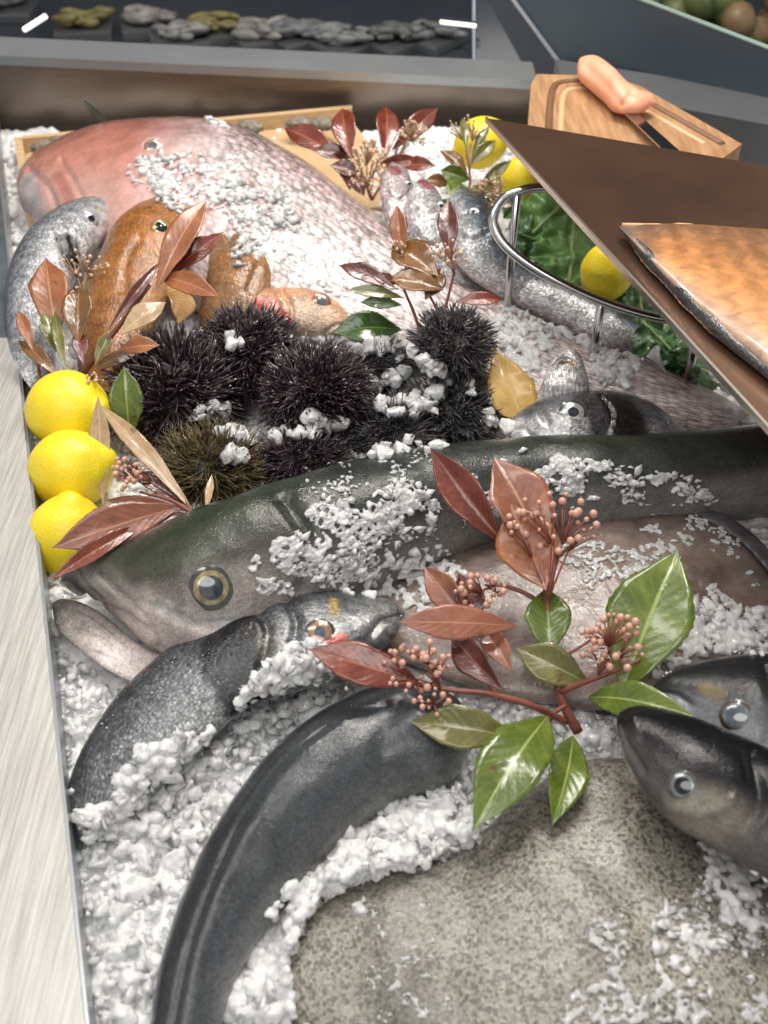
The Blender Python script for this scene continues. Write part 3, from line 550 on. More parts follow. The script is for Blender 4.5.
# 11 bream curved on the ice
f = thing('grey_bream', 'dark scaly bream curving left on the ice, with black shoulder patch and yellow brow', 'fish')
loft('b11', 'body', [(405, 612), (392, 601), (350, 593), (300, 592), (250, 603), (205, 625), (160, 655), (118, 695), (84, 745), (66, 795), (64, 850)], [(404, 616), (394, 640), (352, 672), (305, 690), (268, 700), (240, 715), (215, 738), (180, 772), (150, 800), (124, 830), (80, 862)],
     [.075, .075, .065, .05, .03], .42, MG, cf([(0, (.02, .022, .025)), (.15, (.06, .064, .068)), (.45, (.12, .126, .132)), (.75, (.19, .195, .2)), (1, (.3, .3, .3))], (.22, .05, (.07, .075, .08))), f, 260, 96,
     grooves=[([(285, 596), (296, 620), (292, 655)], .004, .005), ([(400, 616), (382, 622), (372, 636)], .003, .004), ([(255, 605), (268, 630), (262, 668)], .004, .004)],
     patches=[([(234, 640), (238, 660), (246, 680)], .024, (.006, .006, .008), .45), ([(334, 600), (333, 608), (334, 613)], .0018, (.42, .28, .06), 2.2, .7), ([(330, 646), (342, 638)], .003, (.35, .04, .02), 1.2, .9), ([(268, 640), (272, 655)], .005, (.26, .25, .2), 1.6, .5), ([(390, 606), (380, 620)], .012, (.2, .2, .19), 1.3, .6)], wob=.0015, bare=(.16, .24))
eye(f, 'b11', 320, 633, 12, 'red', PUPC, SOCK, .5, .5); setbase(f, P(200, 700, 0))

# 12 black smooth fish
MK = fish_mat('black_skin', .0022, .1, .15, .26, mott=.45, mottsc=18, coat=.55, wet=.30, fine=.3, spec=.3)
f = thing('black_fish', 'long smooth black fish bending from the sprig down to the bottom edge', 'fish')
loft('k12', 'body', [(470, 726), (455, 700), (415, 684), (368, 688), (318, 714), (270, 752), (226, 808), (192, 872), (168, 940), (150, 1030), (140, 1130), (138, 1200), (160, 1300)], [(470, 730), (466, 770), (440, 800), (400, 808), (362, 830), (326, 864), (292, 902), (256, 948), (230, 1000), (216, 1060), (208, 1130), (196, 1200), (165, 1302)],
     [.05, .05, .05, .045], .72, MK, cf([(0, (.02, .022, .024)), (.06, (.07, .075, .08)), (.12, (.022, .024, .026)), (.5, (.032, .036, .040)), (.85, (.05, .054, .058)), (1, (.12, .12, .12))]), f, 300, 96,
     grooves=[([(330, 724), (280, 765), (238, 825), (206, 895), (186, 960), (172, 1030)], .0028, .0016), ([(345, 722), (290, 769), (252, 825), (216, 897), (200, 960), (184, 1040)], .006, -.0014), ([(400, 700), (380, 750), (395, 800)], .008, .0018)], wob=.002)
setbase(f, P(260, 850, 0))

# 13 turbot
MT = fish_mat('turbot_skin', 0, 0, 0, .38, spot=(235, .45, (.07, .064, .048)), mott=.30, mottsc=26, coat=.8, wet=.6, fine=.5)
f = thing('turbot', 'broad sandy turbot with dark speckled rough skin filling the lower right', 'fish')
loft('tur', 'body', [(282, 965), (286, 930), (304, 898), (350, 880), (420, 868), (468, 850), (500, 815), (545, 778), (600, 758), (655, 768), (705, 815), (750, 862), (800, 900), (880, 990)], [(284, 975), (292, 1020), (330, 1080), (400, 1130), (500, 1170), (600, 1180), (700, 1170), (780, 1130), (830, 1080), (880, 1000)],
     [.034, .040, .045, .040], .21, MT, cf([(0, (.11, .102, .082)), (.1, (.185, .172, .138)), (.5, (.235, .22, .178)), (1, (.21, .20, .16))]), f, 300, 110,
     grooves=[([(400, 878), (390, 920), (400, 980), (430, 1060)], .016, -.006), ([(470, 850), (500, 838), (530, 842)], .008, -.007), ([(478, 862), (505, 852), (530, 856)], .003, .006), ([(510, 850), (580, 900), (640, 1000)], .02, -.006)],
     patches=[([(402, 890), (398, 930), (410, 990), (430, 1050)], .016, (.14, .135, .11), 1.6, .75), ([(480, 845), (500, 850)], .010, (.10, .09, .07), 1.5, .7), ([(560, 870), (680, 900), (620, 980)], .05, (.29, .275, .23), 1.8, .4)], wob=.004)
tur_fin = finfan(f, [(296, 915), (286, 950), (290, 1000), (320, 1060)], [(286, 908), (272, 950), (278, 1005), (310, 1066)], .03, .026, plain('turbot_fin', (.22, .2, .15), .4, c2=(.32, .3, .24), nsc=100, coat=.5), name='side_fin', rays=20)
setbase(f, P(520, 950, 0))

# 14 two dark heads at the right
MK2 = fish_mat('glossy_head_skin', .003, .12, .15, .22, mott=.30, mottsc=30, coat=.32, wet=.24, fine=.12, spec=.08)
f = thing('dark_fish', 'glossy dark fish head with a grey eye, the further of two at the right edge', 'fish')
loft('h2', 'body', [(648, 690), (668, 672), (705, 660), (760, 653), (820, 656), (900, 668), (1020, 710), (1110, 765)], [(648, 694), (670, 712), (710, 742), (760, 775), (820, 800), (900, 812), (1020, 810), (1110, 775)], [.09, .09, .08, .06], .5, MK2,
     cf([(0, (.015, .015, .016)), (.3, (.016, .017, .018)), (.6, (.03, .032, .033)), (.8, (.12, .125, .13)), (1, (.3, .3, .31))]), f, 150, 72,
     grooves=[([(650, 692), (676, 696), (690, 706)], .003, .004), ([(766, 665), (776, 700), (770, 745)], .005, .005)], patches=[([(706, 688), (718, 694)], .003, (.20, .14, .07), 2, .7)])
eye(f, 'h2', 736, 716, 13, 'grey', PUPC, plain('dark_eye_skin', (.05, .028, .022), .2, coat=1, c2=(.08, .04, .03), nsc=90), .74, .5); setbase(f, P(760, 740, 0))
f = thing('dark_fish', 'glossy black fish head resting on the turbot, the nearer of two at the right edge', 'fish')
loft('h1', 'body', [(617, 722), (620, 711), (642, 705), (690, 716), (745, 738), (800, 762), (880, 800), (1000, 885), (1085, 965)], [(617, 726), (624, 752), (642, 792), (672, 826), (720, 854), (780, 892), (880, 945), (990, 990), (1085, 975)], [.115, .11, .10, .06], .55, MK2,
     cf([(0, (.006, .006, .007)), (.35, (.008, .0085, .010)), (.6, (.012, .012, .014)), (.8, (.035, .034, .032)), (1, (.09, .085, .08))], (.03, .04, (.016, .016, .018))), f, 180, 80,
     grooves=[([(621, 722), (628, 745), (644, 772)], .003, .004), ([(752, 752), (758, 800), (735, 845)], .006, .004), ([(632, 718), (634, 740)], .005, -.002), ([(668, 806), (706, 812), (734, 800)], .004, -.003)], patches=[([(690, 815), (720, 820)], .012, (.22, .20, .16), 1.3, .6)])
eye(f, 'h1', 683, 786, 12, 'grey', PUP, SOCK, .72, .45); setbase(f, P(740, 850, 0))

# ---------------------------------------------------------------- raised tray at the right, with smoked fish
zp = .25
tr = thing('steel_tray', 'raised dark reflective steel tray with a bright cut edge, upper right', 'tray')
p1, p2, p3 = P(487, 118, zp), P(1000, 205, zp), P(905, 575, zp)
m_ = MB(); m_.prism([p1, p2, p2+(p3-p1), p3], (0, 0, -.004)); m_.build('tray_plate', PLATE, tr, bvh='plate')
ev = (p3-p1).normalized(); sd_ = Vector((ev.y, -ev.x, 0)); sd_ = sd_ if sd_.x < 0 else -sd_
EDGE = plain('cut_steel_edge', (.75, .68, .58), .25, 1)
m_ = MB(); m_.prism([p1, p3, p3+sd_*.0025, p1+sd_*.0025], (0, 0, -.006)); o_ = m_.build('tray_edge', EDGE, tr); o_.location.z += .0015
m_ = MB()
for (x, y) in ((860, 330), (900, 500), (900, 250)):
    c = P(x, y, zp-.005); m_ = MB(); m_.tube([c, (c.x, c.y, 0)], .008, 10); m_.build('leg', STEEL, tr)
setbase(tr, P(860, 330, 0))
# fillet
def salmon_mat():
    m, nt, b = new_mat('smoked_flesh'); t = nt.nodes.new('ShaderNodeTexCoord'); ob = t.outputs['Object']; a = nt.nodes.new('ShaderNodeAttribute'); a.attribute_name = 'Col'
    wv = nt.nodes.new('ShaderNodeTexWave'); wv.inputs['Scale'].default_value = 26; wv.inputs['Distortion'].default_value = 5; wv.inputs['Detail'].default_value = 3; wv.inputs['Detail Scale'].default_value = 1.6
    L(nt, mapped(nt, ob, (.55, 1, 1)), wv.inputs['Vector'])
    c = mixc(nt, a.outputs['Color'], ramp(nt, wv.outputs['Fac'], [(.1, .88), (.9, 1.12)]), 1, 'MULTIPLY')
    L(nt, mixc(nt, c, ramp(nt, noise_n(nt, ob, 45, 6, .7, 1.5), [(.3, .62), (.7, 1.3)]), 1, 'MULTIPLY'), b.inputs['Base Color'])
    b.inputs['Roughness'].default_value = .3; b.inputs['Coat Weight'].default_value = .5; b.inputs['Subsurface Weight'].default_value = .2; b.inputs['Subsurface Radius'].default_value = (.012, .005, .002)
    L(nt, bump(nt, wv.outputs['Fac'], .12, .002), b.inputs['Normal']); return m
SM = salmon_mat()
f = thing('smoked_fillet', 'side of smoked orange fish with silvery skin edge lying on the raised steel tray', 'fish fillet')
def c_fil(w_, u, V):
    q = proj(V); c = stops(w_, [(0, (.28, .13, .05)), (.12, (.24, .12, .06)), (.35, (.36, .16, .06)), (.6, (.56, .24, .075)), (.85, (.60, .30, .12)), (1, (.40, .26, .18))])
    k = np.clip((.14-u)/.12, 0, 1)[:, None]; return c*(1-k)+np.array([.14, .10, .08])*k
loft('fil', 'flesh', [(620, 226), (632, 224), (690, 225), (768, 231), (850, 238), (950, 252), (1000, 262)], [(620, 228), (640, 250), (690, 302), (740, 346), (800, 395), (880, 455), (1000, 520)], zp+.012, .10, SM, c_fil, f, 160, 80, tmax=.013, power=.7)
loft('fils', 'skin', [(619, 224), (640, 240), (690, 292), (740, 338), (800, 386), (880, 446), (1000, 510)], [(618, 230), (640, 258), (690, 312), (740, 358), (800, 404), (880, 466), (1000, 530)], zp+.008, .5, MSI, cf([(0, (.30, .28, .26)), (.5, (.10, .09, .09)), (1, (.05, .05, .05))]), f, 140, 32, tmax=.006, wob=.003)
rim = MB(); q = spl([(622, 226), (660, 226), (720, 229), (800, 235), (950, 253)], 30); rng = random.Random(3)
rim.tube([P(x, y+rng.uniform(-1, 1), zp+.012) for x, y in q], [.0022*rng.uniform(.7, 1.4) for _ in q], 8); rim.build('fat_edge', plain('dried_fat', (.5, .26, .1), .35, c2=(.65, .4, .2), nsc=90), f, True)
setbase(f, P(700, 300, zp))

# cutting board and knife
WB = plain('board_wood', (.30, .15, .07), .42, c2=(.48, .28, .14), nsc=5, stretch=(30, 3, 30), bsc=40, bst=.2)
WG = plain('board_groove', (.14, .06, .03), .5, c2=(.2, .10, .05), nsc=8)
zb = .20
f = thing('cutting_board', 'wooden cutting board with a carved juice groove behind the raised tray', 'cutting board')
bc = [P(530, 128, zb), P(533, 84, zb), P(540, 75, zb), P(600, 78, zb), P(645, 92, zb), P(735, 138, zb), P(760, 160, zb), P(640, 160, zb)]
bc = [P(527, 140, zb), P(531, 84, zb), P(537, 74, zb), P(608, 76, zb), P(640, 86, zb), P(742, 144, zb), P(700, 175, zb)]
m_ = MB(); m_.prism(bc, (0, 0, -.028)); m_.build('board', WB, f, bvh='board')
for pts, r in (([(548, 140), (552, 92), (560, 84), (600, 84), (632, 96), (722, 146)], .006),):
    for k, (dz, mt_, rr) in enumerate(((.0015, WG, .0055),)):
        m_ = MB(); q = spl(pts, 40); m_.tube([P(x, y, zb-.002) for x, y in q], rr, 8); m_.build('juice_groove', mt_, f, True)
m_ = MB(); q = spl([(560, 140), (563, 98), (569, 91), (600, 92), (628, 103), (705, 146)], 40); m_.tube([P(x, y, zb-.003) for x, y in q], .0045, 8); m_.build('groove_lip', plain('board_lip', (.66, .42, .22), .4), f, True)
setbase(f, P(620, 130, zb-.028))
f = thing('knife', 'knife with a pale orange moulded handle lying on the cutting board', 'knife')
HO = plain('orange_rubber', (.80, .34, .20), .42, c2=(.86, .42, .27), nsc=30, bsc=200, bst=.15, sss=.15)
hl = loft('hand', 'handle', [(577, 66), (582, 58), (596, 56), (612, 66), (628, 82), (640, 90), (652, 94), (655, 100)], [(577, 68), (578, 80), (590, 92), (604, 104), (612, 112), (622, 115), (640, 114), (655, 104)], [zb+.018, zb+.02, zb+.018], .55, HO, lambda w_, u, V: np.ones((len(V), 3)), f, 90, 48,
     grooves=[([(585, 66), (604, 84), (620, 104)], .006, .004), ([(632, 92), (622, 108)], .004, .003)])
bl = [P(622, 110, zb+.014), P(628, 108, zb+.014), P(662, 136, zb+.004), P(700, 168, zb+.004), P(680, 168, zb+.004), P(648, 140, zb+.004)]
bl = [P(618, 106, zb+.012), P(626, 103, zb+.012), P(690, 160, zb+.012), P(676, 162, zb+.012)]
m_ = MB(); m_.prism(bl, (0, 0, -.002)); m_.build('blade', CHROME, f); setbase(f, P(615, 90, zb))

# ---------------------------------------------------------------- wire basket
f = thing('wire_stand', 'round chrome wire stand with thin legs in front of the salad leaves', 'stand')
ring = []
q = spl([(560, 187), (528, 189), (503, 200), (493, 220), (502, 242), (530, 266), (570, 288), (615, 306), (660, 318), (710, 322), (755, 312), (775, 290), (765, 262), (720, 232), (660, 205), (610, 192), (560, 187)], 90)[:-1]
def rz_(y): return .215+(.125-.215)*(y-190)/120
rp = [P(x, y, rz_(y)) for x, y in q]
m_ = MB(); m_.tube(rp, .0052, 12, True); m_.build('ring', CHROME, f, True)
for (x, y), (x2, y2) in (((517, 194), (512, 378)), ((602, 301), (588, 396)), ((745, 250), (735, 420)), ((700, 322), (690, 400))):
    A = P(x, y, rz_(y)); B = P(x2, y2, .0); B = Vector((A.x, A.y, .0)) if x2 < 520 or x2 > 600 else Vector((A.x+.0, A.y+.005, 0))
    m_ = MB(); m_.tube([A, B], .0047, 12); m_.build('leg', CHROME, f, True)
setbase(f, P(600, 390, 0))

# ---------------------------------------------------------------- lemons
def lemon_mat():
    m, nt, b = new_mat('lemon_peel'); ob = nt.nodes.new('ShaderNodeTexCoord').outputs['Object']
    L(nt, ramp(nt, noise_n(nt, ob, 25, 3), [(.3, (.86, .64, .015)), (.7, (.93, .75, .035))]), b.inputs['Base Color'])
    v = nt.nodes.new('ShaderNodeTexVoronoi'); v.inputs['Scale'].default_value = 330; L(nt, ob, v.inputs['Vector'])
    n1 = bump(nt, v.outputs['Distance'], .26, .0011); L(nt, bump(nt, noise_n(nt, ob, 60, 3), .12, .002, n1), b.inputs['Normal'])
    b.inputs['Roughness'].default_value = .36; b.inputs['Subsurface Weight'].default_value = .15; b.inputs['Subsurface Radius'].default_value = (.01, .008, .002); return m
LEM = lemon_mat()
def lemon(x, y, z, rpx, label, grp, ax=(1, .2, .1), el=1.15):
    c = P(x, y, z); r = rpx*scale_at(c); bm = bmesh.new(); bmesh.ops.create_uvsphere(bm, u_segments=48, v_segments=32, radius=1); A = Vector(ax).normalized()
    M_ = A.to_track_quat('Z', 'Y').to_matrix(); V = []
    for v in bm.verts:
        p = v.co.copy(); k = abs(p.z); rad = 1+.14*max(0, k-.90)/.1; p2 = Vector((p.x*(1-.06*k), p.y*(1-.06*k), p.z*el*rad)); p2 *= 1+.02*noise.noise(p*2+c*9); V.append(M_@p2*r)
    bm.verts.index_update(); o = mesh_obj('lemon', V, [[v.index for v in f_.verts] for f_ in bm.faces], LEM); o.location = c; bm.free()
    BV['lem%d%d' % (x, y)] = BVHTree.FromPolygons([tuple(v+c) for v in V], [tuple(p.vertices) for p in o.data.polygons])
    return tag(o, label, 'lemon', grp)
lemon(68, 538, .045, 41, 'yellow lemon lowest in the column by the steel rail, above the big fish mouth', 'lemons beside the steel rail', (.2, .3, 1), 1.1)
lemon(71, 470, .06, 41, 'yellow lemon in the middle of the column by the steel rail', 'lemons beside the steel rail', (1, .1, .3), 1.05)
lemon(68, 411, .075, 41, 'yellow lemon topmost of the column by the steel rail', 'lemons beside the steel rail', (1, -.3, .2), 1.05)
gl = 'lemons among the greenery at the back'
lemon(481, 143, .09, 25, 'yellow lemon at the back, partly hidden by a flowering olive sprig', gl, (1, .2, .5), 1.15)
lemon(519, 180, .08, 20, 'yellow lemon just left of the tray edge above the chrome ring', gl, (.3, .2, 1), 1.2)
lemon(607, 272, .09, 27, 'yellow lemon lying inside the chrome ring on the salad leaves', gl, (.2, .3, 1), 1.1)

# ---------------------------------------------------------------- sea urchins
URM = plain('urchin_spine', (.022, .013, .016), .28, c2=(.06, .036, .042), nsc=90, coat=.6)
URG = plain('greyish_urchin_spine', (.03, .028, .03), .35, c2=(.075, .07, .07), nsc=60, coat=.3)
URB = plain('brown_urchin_spine', (.07, .05, .018), .4, c2=(.16, .12, .05), nsc=60, coat=.2)
URT = plain('urchin_shell', (.015, .012, .012), .6, c2=(.035, .03, .025), nsc=60, bsc=120, bst=.6)
def urchin(x, y, z, rpx, mat, label, n=1500, flat=.72, ln=.42, seed=0, hairy=False):
    rg = np.random.default_rng(seed+11); e = thing('sea_urchin', label, 'sea urchin', 'sea urchins heaped on the ice'); c = P(x, y, z); R = rpx*scale_at(c); r0 = R*(1-ln)
    bm = bmesh.new(); bmesh.ops.create_icosphere(bm, subdivisions=4, radius=1); bm.verts.index_update()
    V = [Vector((v.co.x, v.co.y, v.co.z*flat))*r0*1.04*(1+.04*noise.noise(v.co*6)) for v in bm.verts]; sh = mesh_obj('shell', V, [[v.index for v in f_.verts] for f_ in bm.faces], URT, e); bm.free()
    BV['ur%d' % seed] = BVHTree.FromPolygons([tuple(v*1.35+c) for v in V], [tuple(p.vertices) for p in sh.data.polygons])
    k = np.arange(n)+.5; ph = np.arccos(1-2*k/n*.93); th = math.pi*(1+5**.5)*k
    D = np.stack([np.cos(th)*np.sin(ph), np.sin(th)*np.sin(ph), np.cos(ph)], -1); base = D*np.array([1, 1, flat])*r0
    cl = np.array([[noise.noise(Vector(d)*3.2+Vector((seed, i*7, 0))) for i in range(3)] for d in D])
    dr_ = D*np.array([1, 1, .85])+cl*1.45+rg.normal(0, .28, (n, 3)); dr_ /= np.linalg.norm(dr_, axis=1)[:, None]
    neg = (dr_*D).sum(1) < .15; dr_[neg] += D[neg]*.7; dr_ /= np.linalg.norm(dr_, axis=1)[:, None]
    ln_ = R*ln*rg.uniform(.55, 1.35, n); w_ = (.00135 if not hairy else .0009)*rg.uniform(.7, 1.3, n)*max(1, R/.05)
    a = np.cross(dr_, rg.normal(size=(n, 3))); a /= np.linalg.norm(a, axis=1)[:, None]; b2 = np.cross(dr_, a)
    Vs = []
    for q_ in range(3):
        t = 2*math.pi*q_/3; Vs.append(base+(a*math.cos(t)+b2*math.sin(t))*w_[:, None])
    for q_ in range(3):
        t = 2*math.pi*q_/3; Vs.append(base+dr_*(ln_*.75)[:, None]+(a*math.cos(t)+b2*math.sin(t))*(w_*.62)[:, None])
    Vs.append(base+dr_*ln_[:, None]); Vv = np.stack(Vs, 1).reshape(-1, 3)
    f0 = []; 
    for q_ in range(3): s = (q_+1) % 3; f0 += [(q_, s, 3+s), (q_, 3+s, 3+q_), (3+q_, 3+s, 6)]
    Fc = (np.array(f0)[None]+np.arange(n)[:, None, None]*7).reshape(-1, 3)
    sp_ = mesh_obj('spines', Vv, Fc, mat, e, True); sp_['kind'] = 'stuff'; e.location = c
U = [(178, 392, .06, 66, URM, 'big black sea urchin at the left of the heap beside the green leaf'), (247, 352, .075, 52, URM, 'black sea urchin at the back of the heap, below the golden brown fish'),
     (316, 392, .07, 55, URM, 'black sea urchin in the middle of the heap with long spines'), (374, 366, .05, 34, URG, 'small dark sea urchin behind the ice lumps, below the round green leaf'),
     (452, 344, .10, 42, URG, 'round bristly grey sea urchin on the right under the upright red sprig'), (210, 470, .04, 54, URB, 'brownish green sea urchin at the front left of the heap'),
     (304, 462, .035, 46, URM, 'dark sea urchin at the front of the heap, right of the brownish one'), (398, 436, .035, 44, URG, 'dark sea urchin at the front right touching the big fish'), (452, 412, .04, 46, URG, 'mossy dark sea urchin below the round bristly one')]
for i, (x, y, z, r, m_t, lb) in enumerate(U): urchin(x, y, z, r*1.13, m_t, lb, 1900 if r > 50 else 1300, seed=i, hairy=(m_t is URB), ln=.36 if i == 4 else .42)

# ---------------------------------------------------------------- leaves and sprigs
def leaf(parent, base, tip, zb_, zt_, wpx, mat, fold=.25, bend=.12, twist=0.0, face=None, name='leaf', lab=None, peak=.55, side=0):
    A = P(*base, zb_); B = P(*tip, zt_); d = B-A; Ln = d.length; d.normalize(); mid = (A+B)/2
    vd = (Vector(CAM)-mid).normalized(); nrm = (vd*.75+Vector((0, 0, .5))) if face is None else Vector(face)
    nrm = (nrm-d*nrm.dot(d)).normalized(); sv = d.cross(nrm).normalized()
    sv, nrm = sv*math.cos(twist)+nrm*math.sin(twist), nrm*math.cos(twist)-sv*math.sin(twist)
    W = wpx*scale_at(mid)*.5; NU, NV = 30, 10; V = []; uv = []; ph = random.uniform(0, 6)
    for i in range(NU+1):
        t = i/NU; rag = (1+.09*noise.noise(Vector((t*7, ph, 1))), 1+.09*noise.noise(Vector((t*7, ph, 5)))); prof = (math.sin(math.pi*t**(math.log(.5)/math.log(peak))))**(.85+.35*t) if 0 < t < 1 else 0
        wv = W*max(prof, .015); ctr_ = A+d*Ln*t+nrm*math.sin(math.pi*t)*bend*Ln+sv*side*Ln*math.sin(math.pi*t)
        for j in range(NV+1):
            s = j/NV*2-1; rip = .03*math.sin(t*19+ph+s*2)*abs(s); serr = 1+(.035 if (i % 2) else 0)*(abs(s) > .95)
            V.append(ctr_+sv*wv*s*serr*rag[s > 0]*math.cos(fold*.8)+nrm*wv*(fold*abs(s)**1.2*(-1 if fold > 5 else 1)+rip)); uv.append((t, s))
    off_ = len(V); th_ = .0005; V += [v-nrm*th_ for v in V[:off_]]; uv += uv[:off_]; Fc = []
    for i in range(NU):
        for j in range(NV):
            q_ = i*(NV+1)+j; Fc.append((q_, q_+1, q_+NV+2, q_+NV+1)); Fc.append((off_+q_, off_+q_+NV+1, off_+q_+NV+2, off_+q_+1))
    for i in range(NU):
        for j in (0, NV):
            q_ = i*(NV+1)+j; f_ = (q_, q_+NV+1, off_+q_+NV+1, off_+q_); Fc.append(f_ if j == 0 else f_[::-1])
    o = mesh_obj(name, V, Fc, LM[mat], parent, True, uv)
    if lab: o['label'] = lab
    return o
def stem(parent, pts, r0, r1, name='stem', mat=None):
    p = np.array([tuple(P(x, y, z)) for x, y, z in pts]); q_ = spl(p, len(pts)*5); k = len(q_)
    m_ = MB(); m_.tube(q_, [r0+(r1-r0)*i/(k-1) for i in range(k)], 8); return m_.build(name, mat or STEM, parent, True)
_bm = bmesh.new(); bmesh.ops.create_icosphere(_bm, subdivisions=2, radius=1); _bm.verts.index_update()
def berry_mesh(mat):
    me = bpy.data.meshes.new('berry'); V = [Vector((v.co.x, v.co.y, v.co.z*1.08)) for v in _bm.verts]; me.from_pydata([tuple(v) for v in V], [], [[v.index for v in f_.verts] for f_ in _bm.faces])
    me.polygons.foreach_set('use_smooth', np.ones(len(me.polygons), bool)); me.materials.append(mat); return me
BM_ = {0: berry_mesh(BERRY), 1: berry_mesh(BERRYW)}
def cluster(parent, root, centre, spread, n, rpx, kind=0, zs=.02, seed=0):
    """branched flower head: fine stalks, a bud at the end of each"""
    n = int(n*1.4); rpx *= .86; rg = random.Random(seed); R_ = P(*root); C_ = P(*centre); sc_ = scale_at(C_); m_ = MB(); pts = []
    nsub = max(2, n//5); subs = []
    for k in range(nsub):
        a = rg.uniform(0, 6.28); q_ = rg.uniform(.2, .7); s = C_+Vector((spread[0]*math.cos(a)*q_*sc_, 0, 0))+Vector(UP)*spread[1]*math.sin(a)*q_*sc_+Vector(FW)*rg.uniform(-zs, zs)*.5
        subs.append(R_.lerp(s, .62)); m_.tube([R_, R_.lerp(subs[-1], .5)+Vector((0, 0, .002)), subs[-1]], [.0011, .0009, .0008], 5)
    for k in range(n):
        a = 2*math.pi*k/n*2.618+rg.uniform(-.3, .3); q_ = math.sqrt(rg.uniform(.08, 1)); e_ = C_+Vector(RT)*spread[0]*math.cos(a)*q_*sc_+Vector(UP)*spread[1]*math.sin(a)*q_*sc_+Vector(FW)*rg.uniform(-zs, zs)
        s = min(subs, key=lambda v: (v-e_).length); m_.tube([s, (s+e_)/2+Vector((0, 0, .001)), e_], [.0008, .0007, .0006], 4); pts.append(e_)
    o = m_.build('flower_cluster', STEM if kind == 0 else plain('pale_stalk', (.35, .22, .12), .5), parent, True)
    for e_ in pts:
        b_ = bpy.data.objects.new('bud', BM_[kind]); COL.objects.link(b_); b_.parent = o; b_.location = e_; r = rpx*sc_*rg.uniform(.55, 1.25); b_.scale = (r, r, r)
    return o
sg = 'leafy red and green photinia sprigs'
# foreground sprig
f = thing('leafy_sprig', 'large sprig of red and green glossy leaves with pink buds, front centre', 'sprig', sg)
stem(f, [(578, 732, .05), (562, 700, .07), (555, 665, .085), (549, 620, .10), (545, 580, .118), (538, 548, .13)], .0042, .0022)
stem(f, [(566, 722, .06), (530, 705, .085), (490, 694, .095), (450, 690, .10), (415, 684, .10)], .003, .0016, 'branch')
stem(f, [(560, 692, .075), (585, 682, .09), (612, 672, .10), (640, 660, .105)], .0028, .0014, 'branch')
stem(f, [(548, 610, .10), (530, 596, .105), (505, 586, .11), (485, 585, .11)], .0022, .0012, 'branch')
stem(f, [(500, 700, .09), (480, 672, .10), (462, 650, .10)], .0018, .0012, 'branch')
stem(f, [(556, 660, .088), (590, 640, .10), (597, 625, .105)], .0015, .001, 'branch')
stem(f, [(545, 735, .06), (552, 715, .065), (566, 705, .07)], .002, .002, 'branch')
stem(f, [(548, 590, .115), (556, 560, .13), (572, 545, .14)], .0018, .0012, 'branch')
ls = [  # base, tip, zbase, ztip, width, material, fold, bend, twist, label
 ((505, 545), (430, 448), .125, .17, 42, 'red', .55, .04, .35, 'dark red upright leaf with water drops'), ((548, 566), (494, 457), .12, .165, 62, 'pink', .3, .08, -.2, 'tall brownish red leaf'),
 ((546, 590), (511, 504), .125, .155, 62, 'rust', .15, -.05, .1, 'orange brown leaf'), ((518, 626), (398, 622), .105, .12, 37, 'pink', .1, .04, 0, 'dusty pink leaf'),
 ((424, 686), (308, 649), .10, .115, 42, 'red', .15, .05, 0, 'bright red leaf pointing left'), ((470, 622), (424, 566), .09, .11, 32, 'pink', .3, .06, .3, None), ((480, 628), (458, 572), .085, .11, 30, 'maroon', .3, .06, -.2, None),
 ((502, 690), (452, 635), .10, .10, 34, 'maroon', .4, .08, .4, None), ((512, 672), (482, 626), .09, .095, 26, 'pink', .3, .05, 0, None), ((550, 652), (546, 587), .09, .11, 46, 'green', .2, .08, 0, 'small round green leaf'),
 ((590, 684), (516, 648), .08, .095, 40, 'olive', .2, .06, .2, None), ((622, 690), (678, 550), .08, .13, 82, 'green', .18, .05, .1, 'largest green leaf, glossy'),
 ((588, 697), (694, 716), .085, .125, 38, 'green', .2, .12, 0, None), ((548, 716), (472, 832), .085, .09, 66, 'green', .18, .10, -.1, 'hanging green leaf with wet shine'), ((573, 736), (552, 826), .07, .08, 42, 'green', .25, .08, .3, None),
 ((520, 738), (410, 722), .085, .09, 44, 'olive', .2, .10, .1, 'dull green leaf behind the black fish')]
for i, (b_, t_, z0, z1, wp, mt, fo, be, tw, lb) in enumerate(ls): leaf(f, b_, t_, z0, z1, wp, mt, fo, be, tw, lab=lb, peak=.5 if mt == 'green' else .55)
cluster(f, (548, 600, .118), (552, 526, .15), (46, 34), 34, 4.0, 0, .012, 1); cluster(f, (488, 588, .11), (482, 592, .12), (26, 18), 14, 3.8, 0, .008, 2)
cluster(f, (440, 690, .10), (418, 668, .115), (36, 28), 34, 4.0, 0, .012, 3); cluster(f, (598, 674, .10), (612, 642, .12), (34, 28), 30, 4.0, 0, .01, 4); cluster(f, (450, 698, .10), (432, 704, .105), (20, 11), 9, 3.6, 0, .005, 5)
setbase(f, P(578, 732, .05))
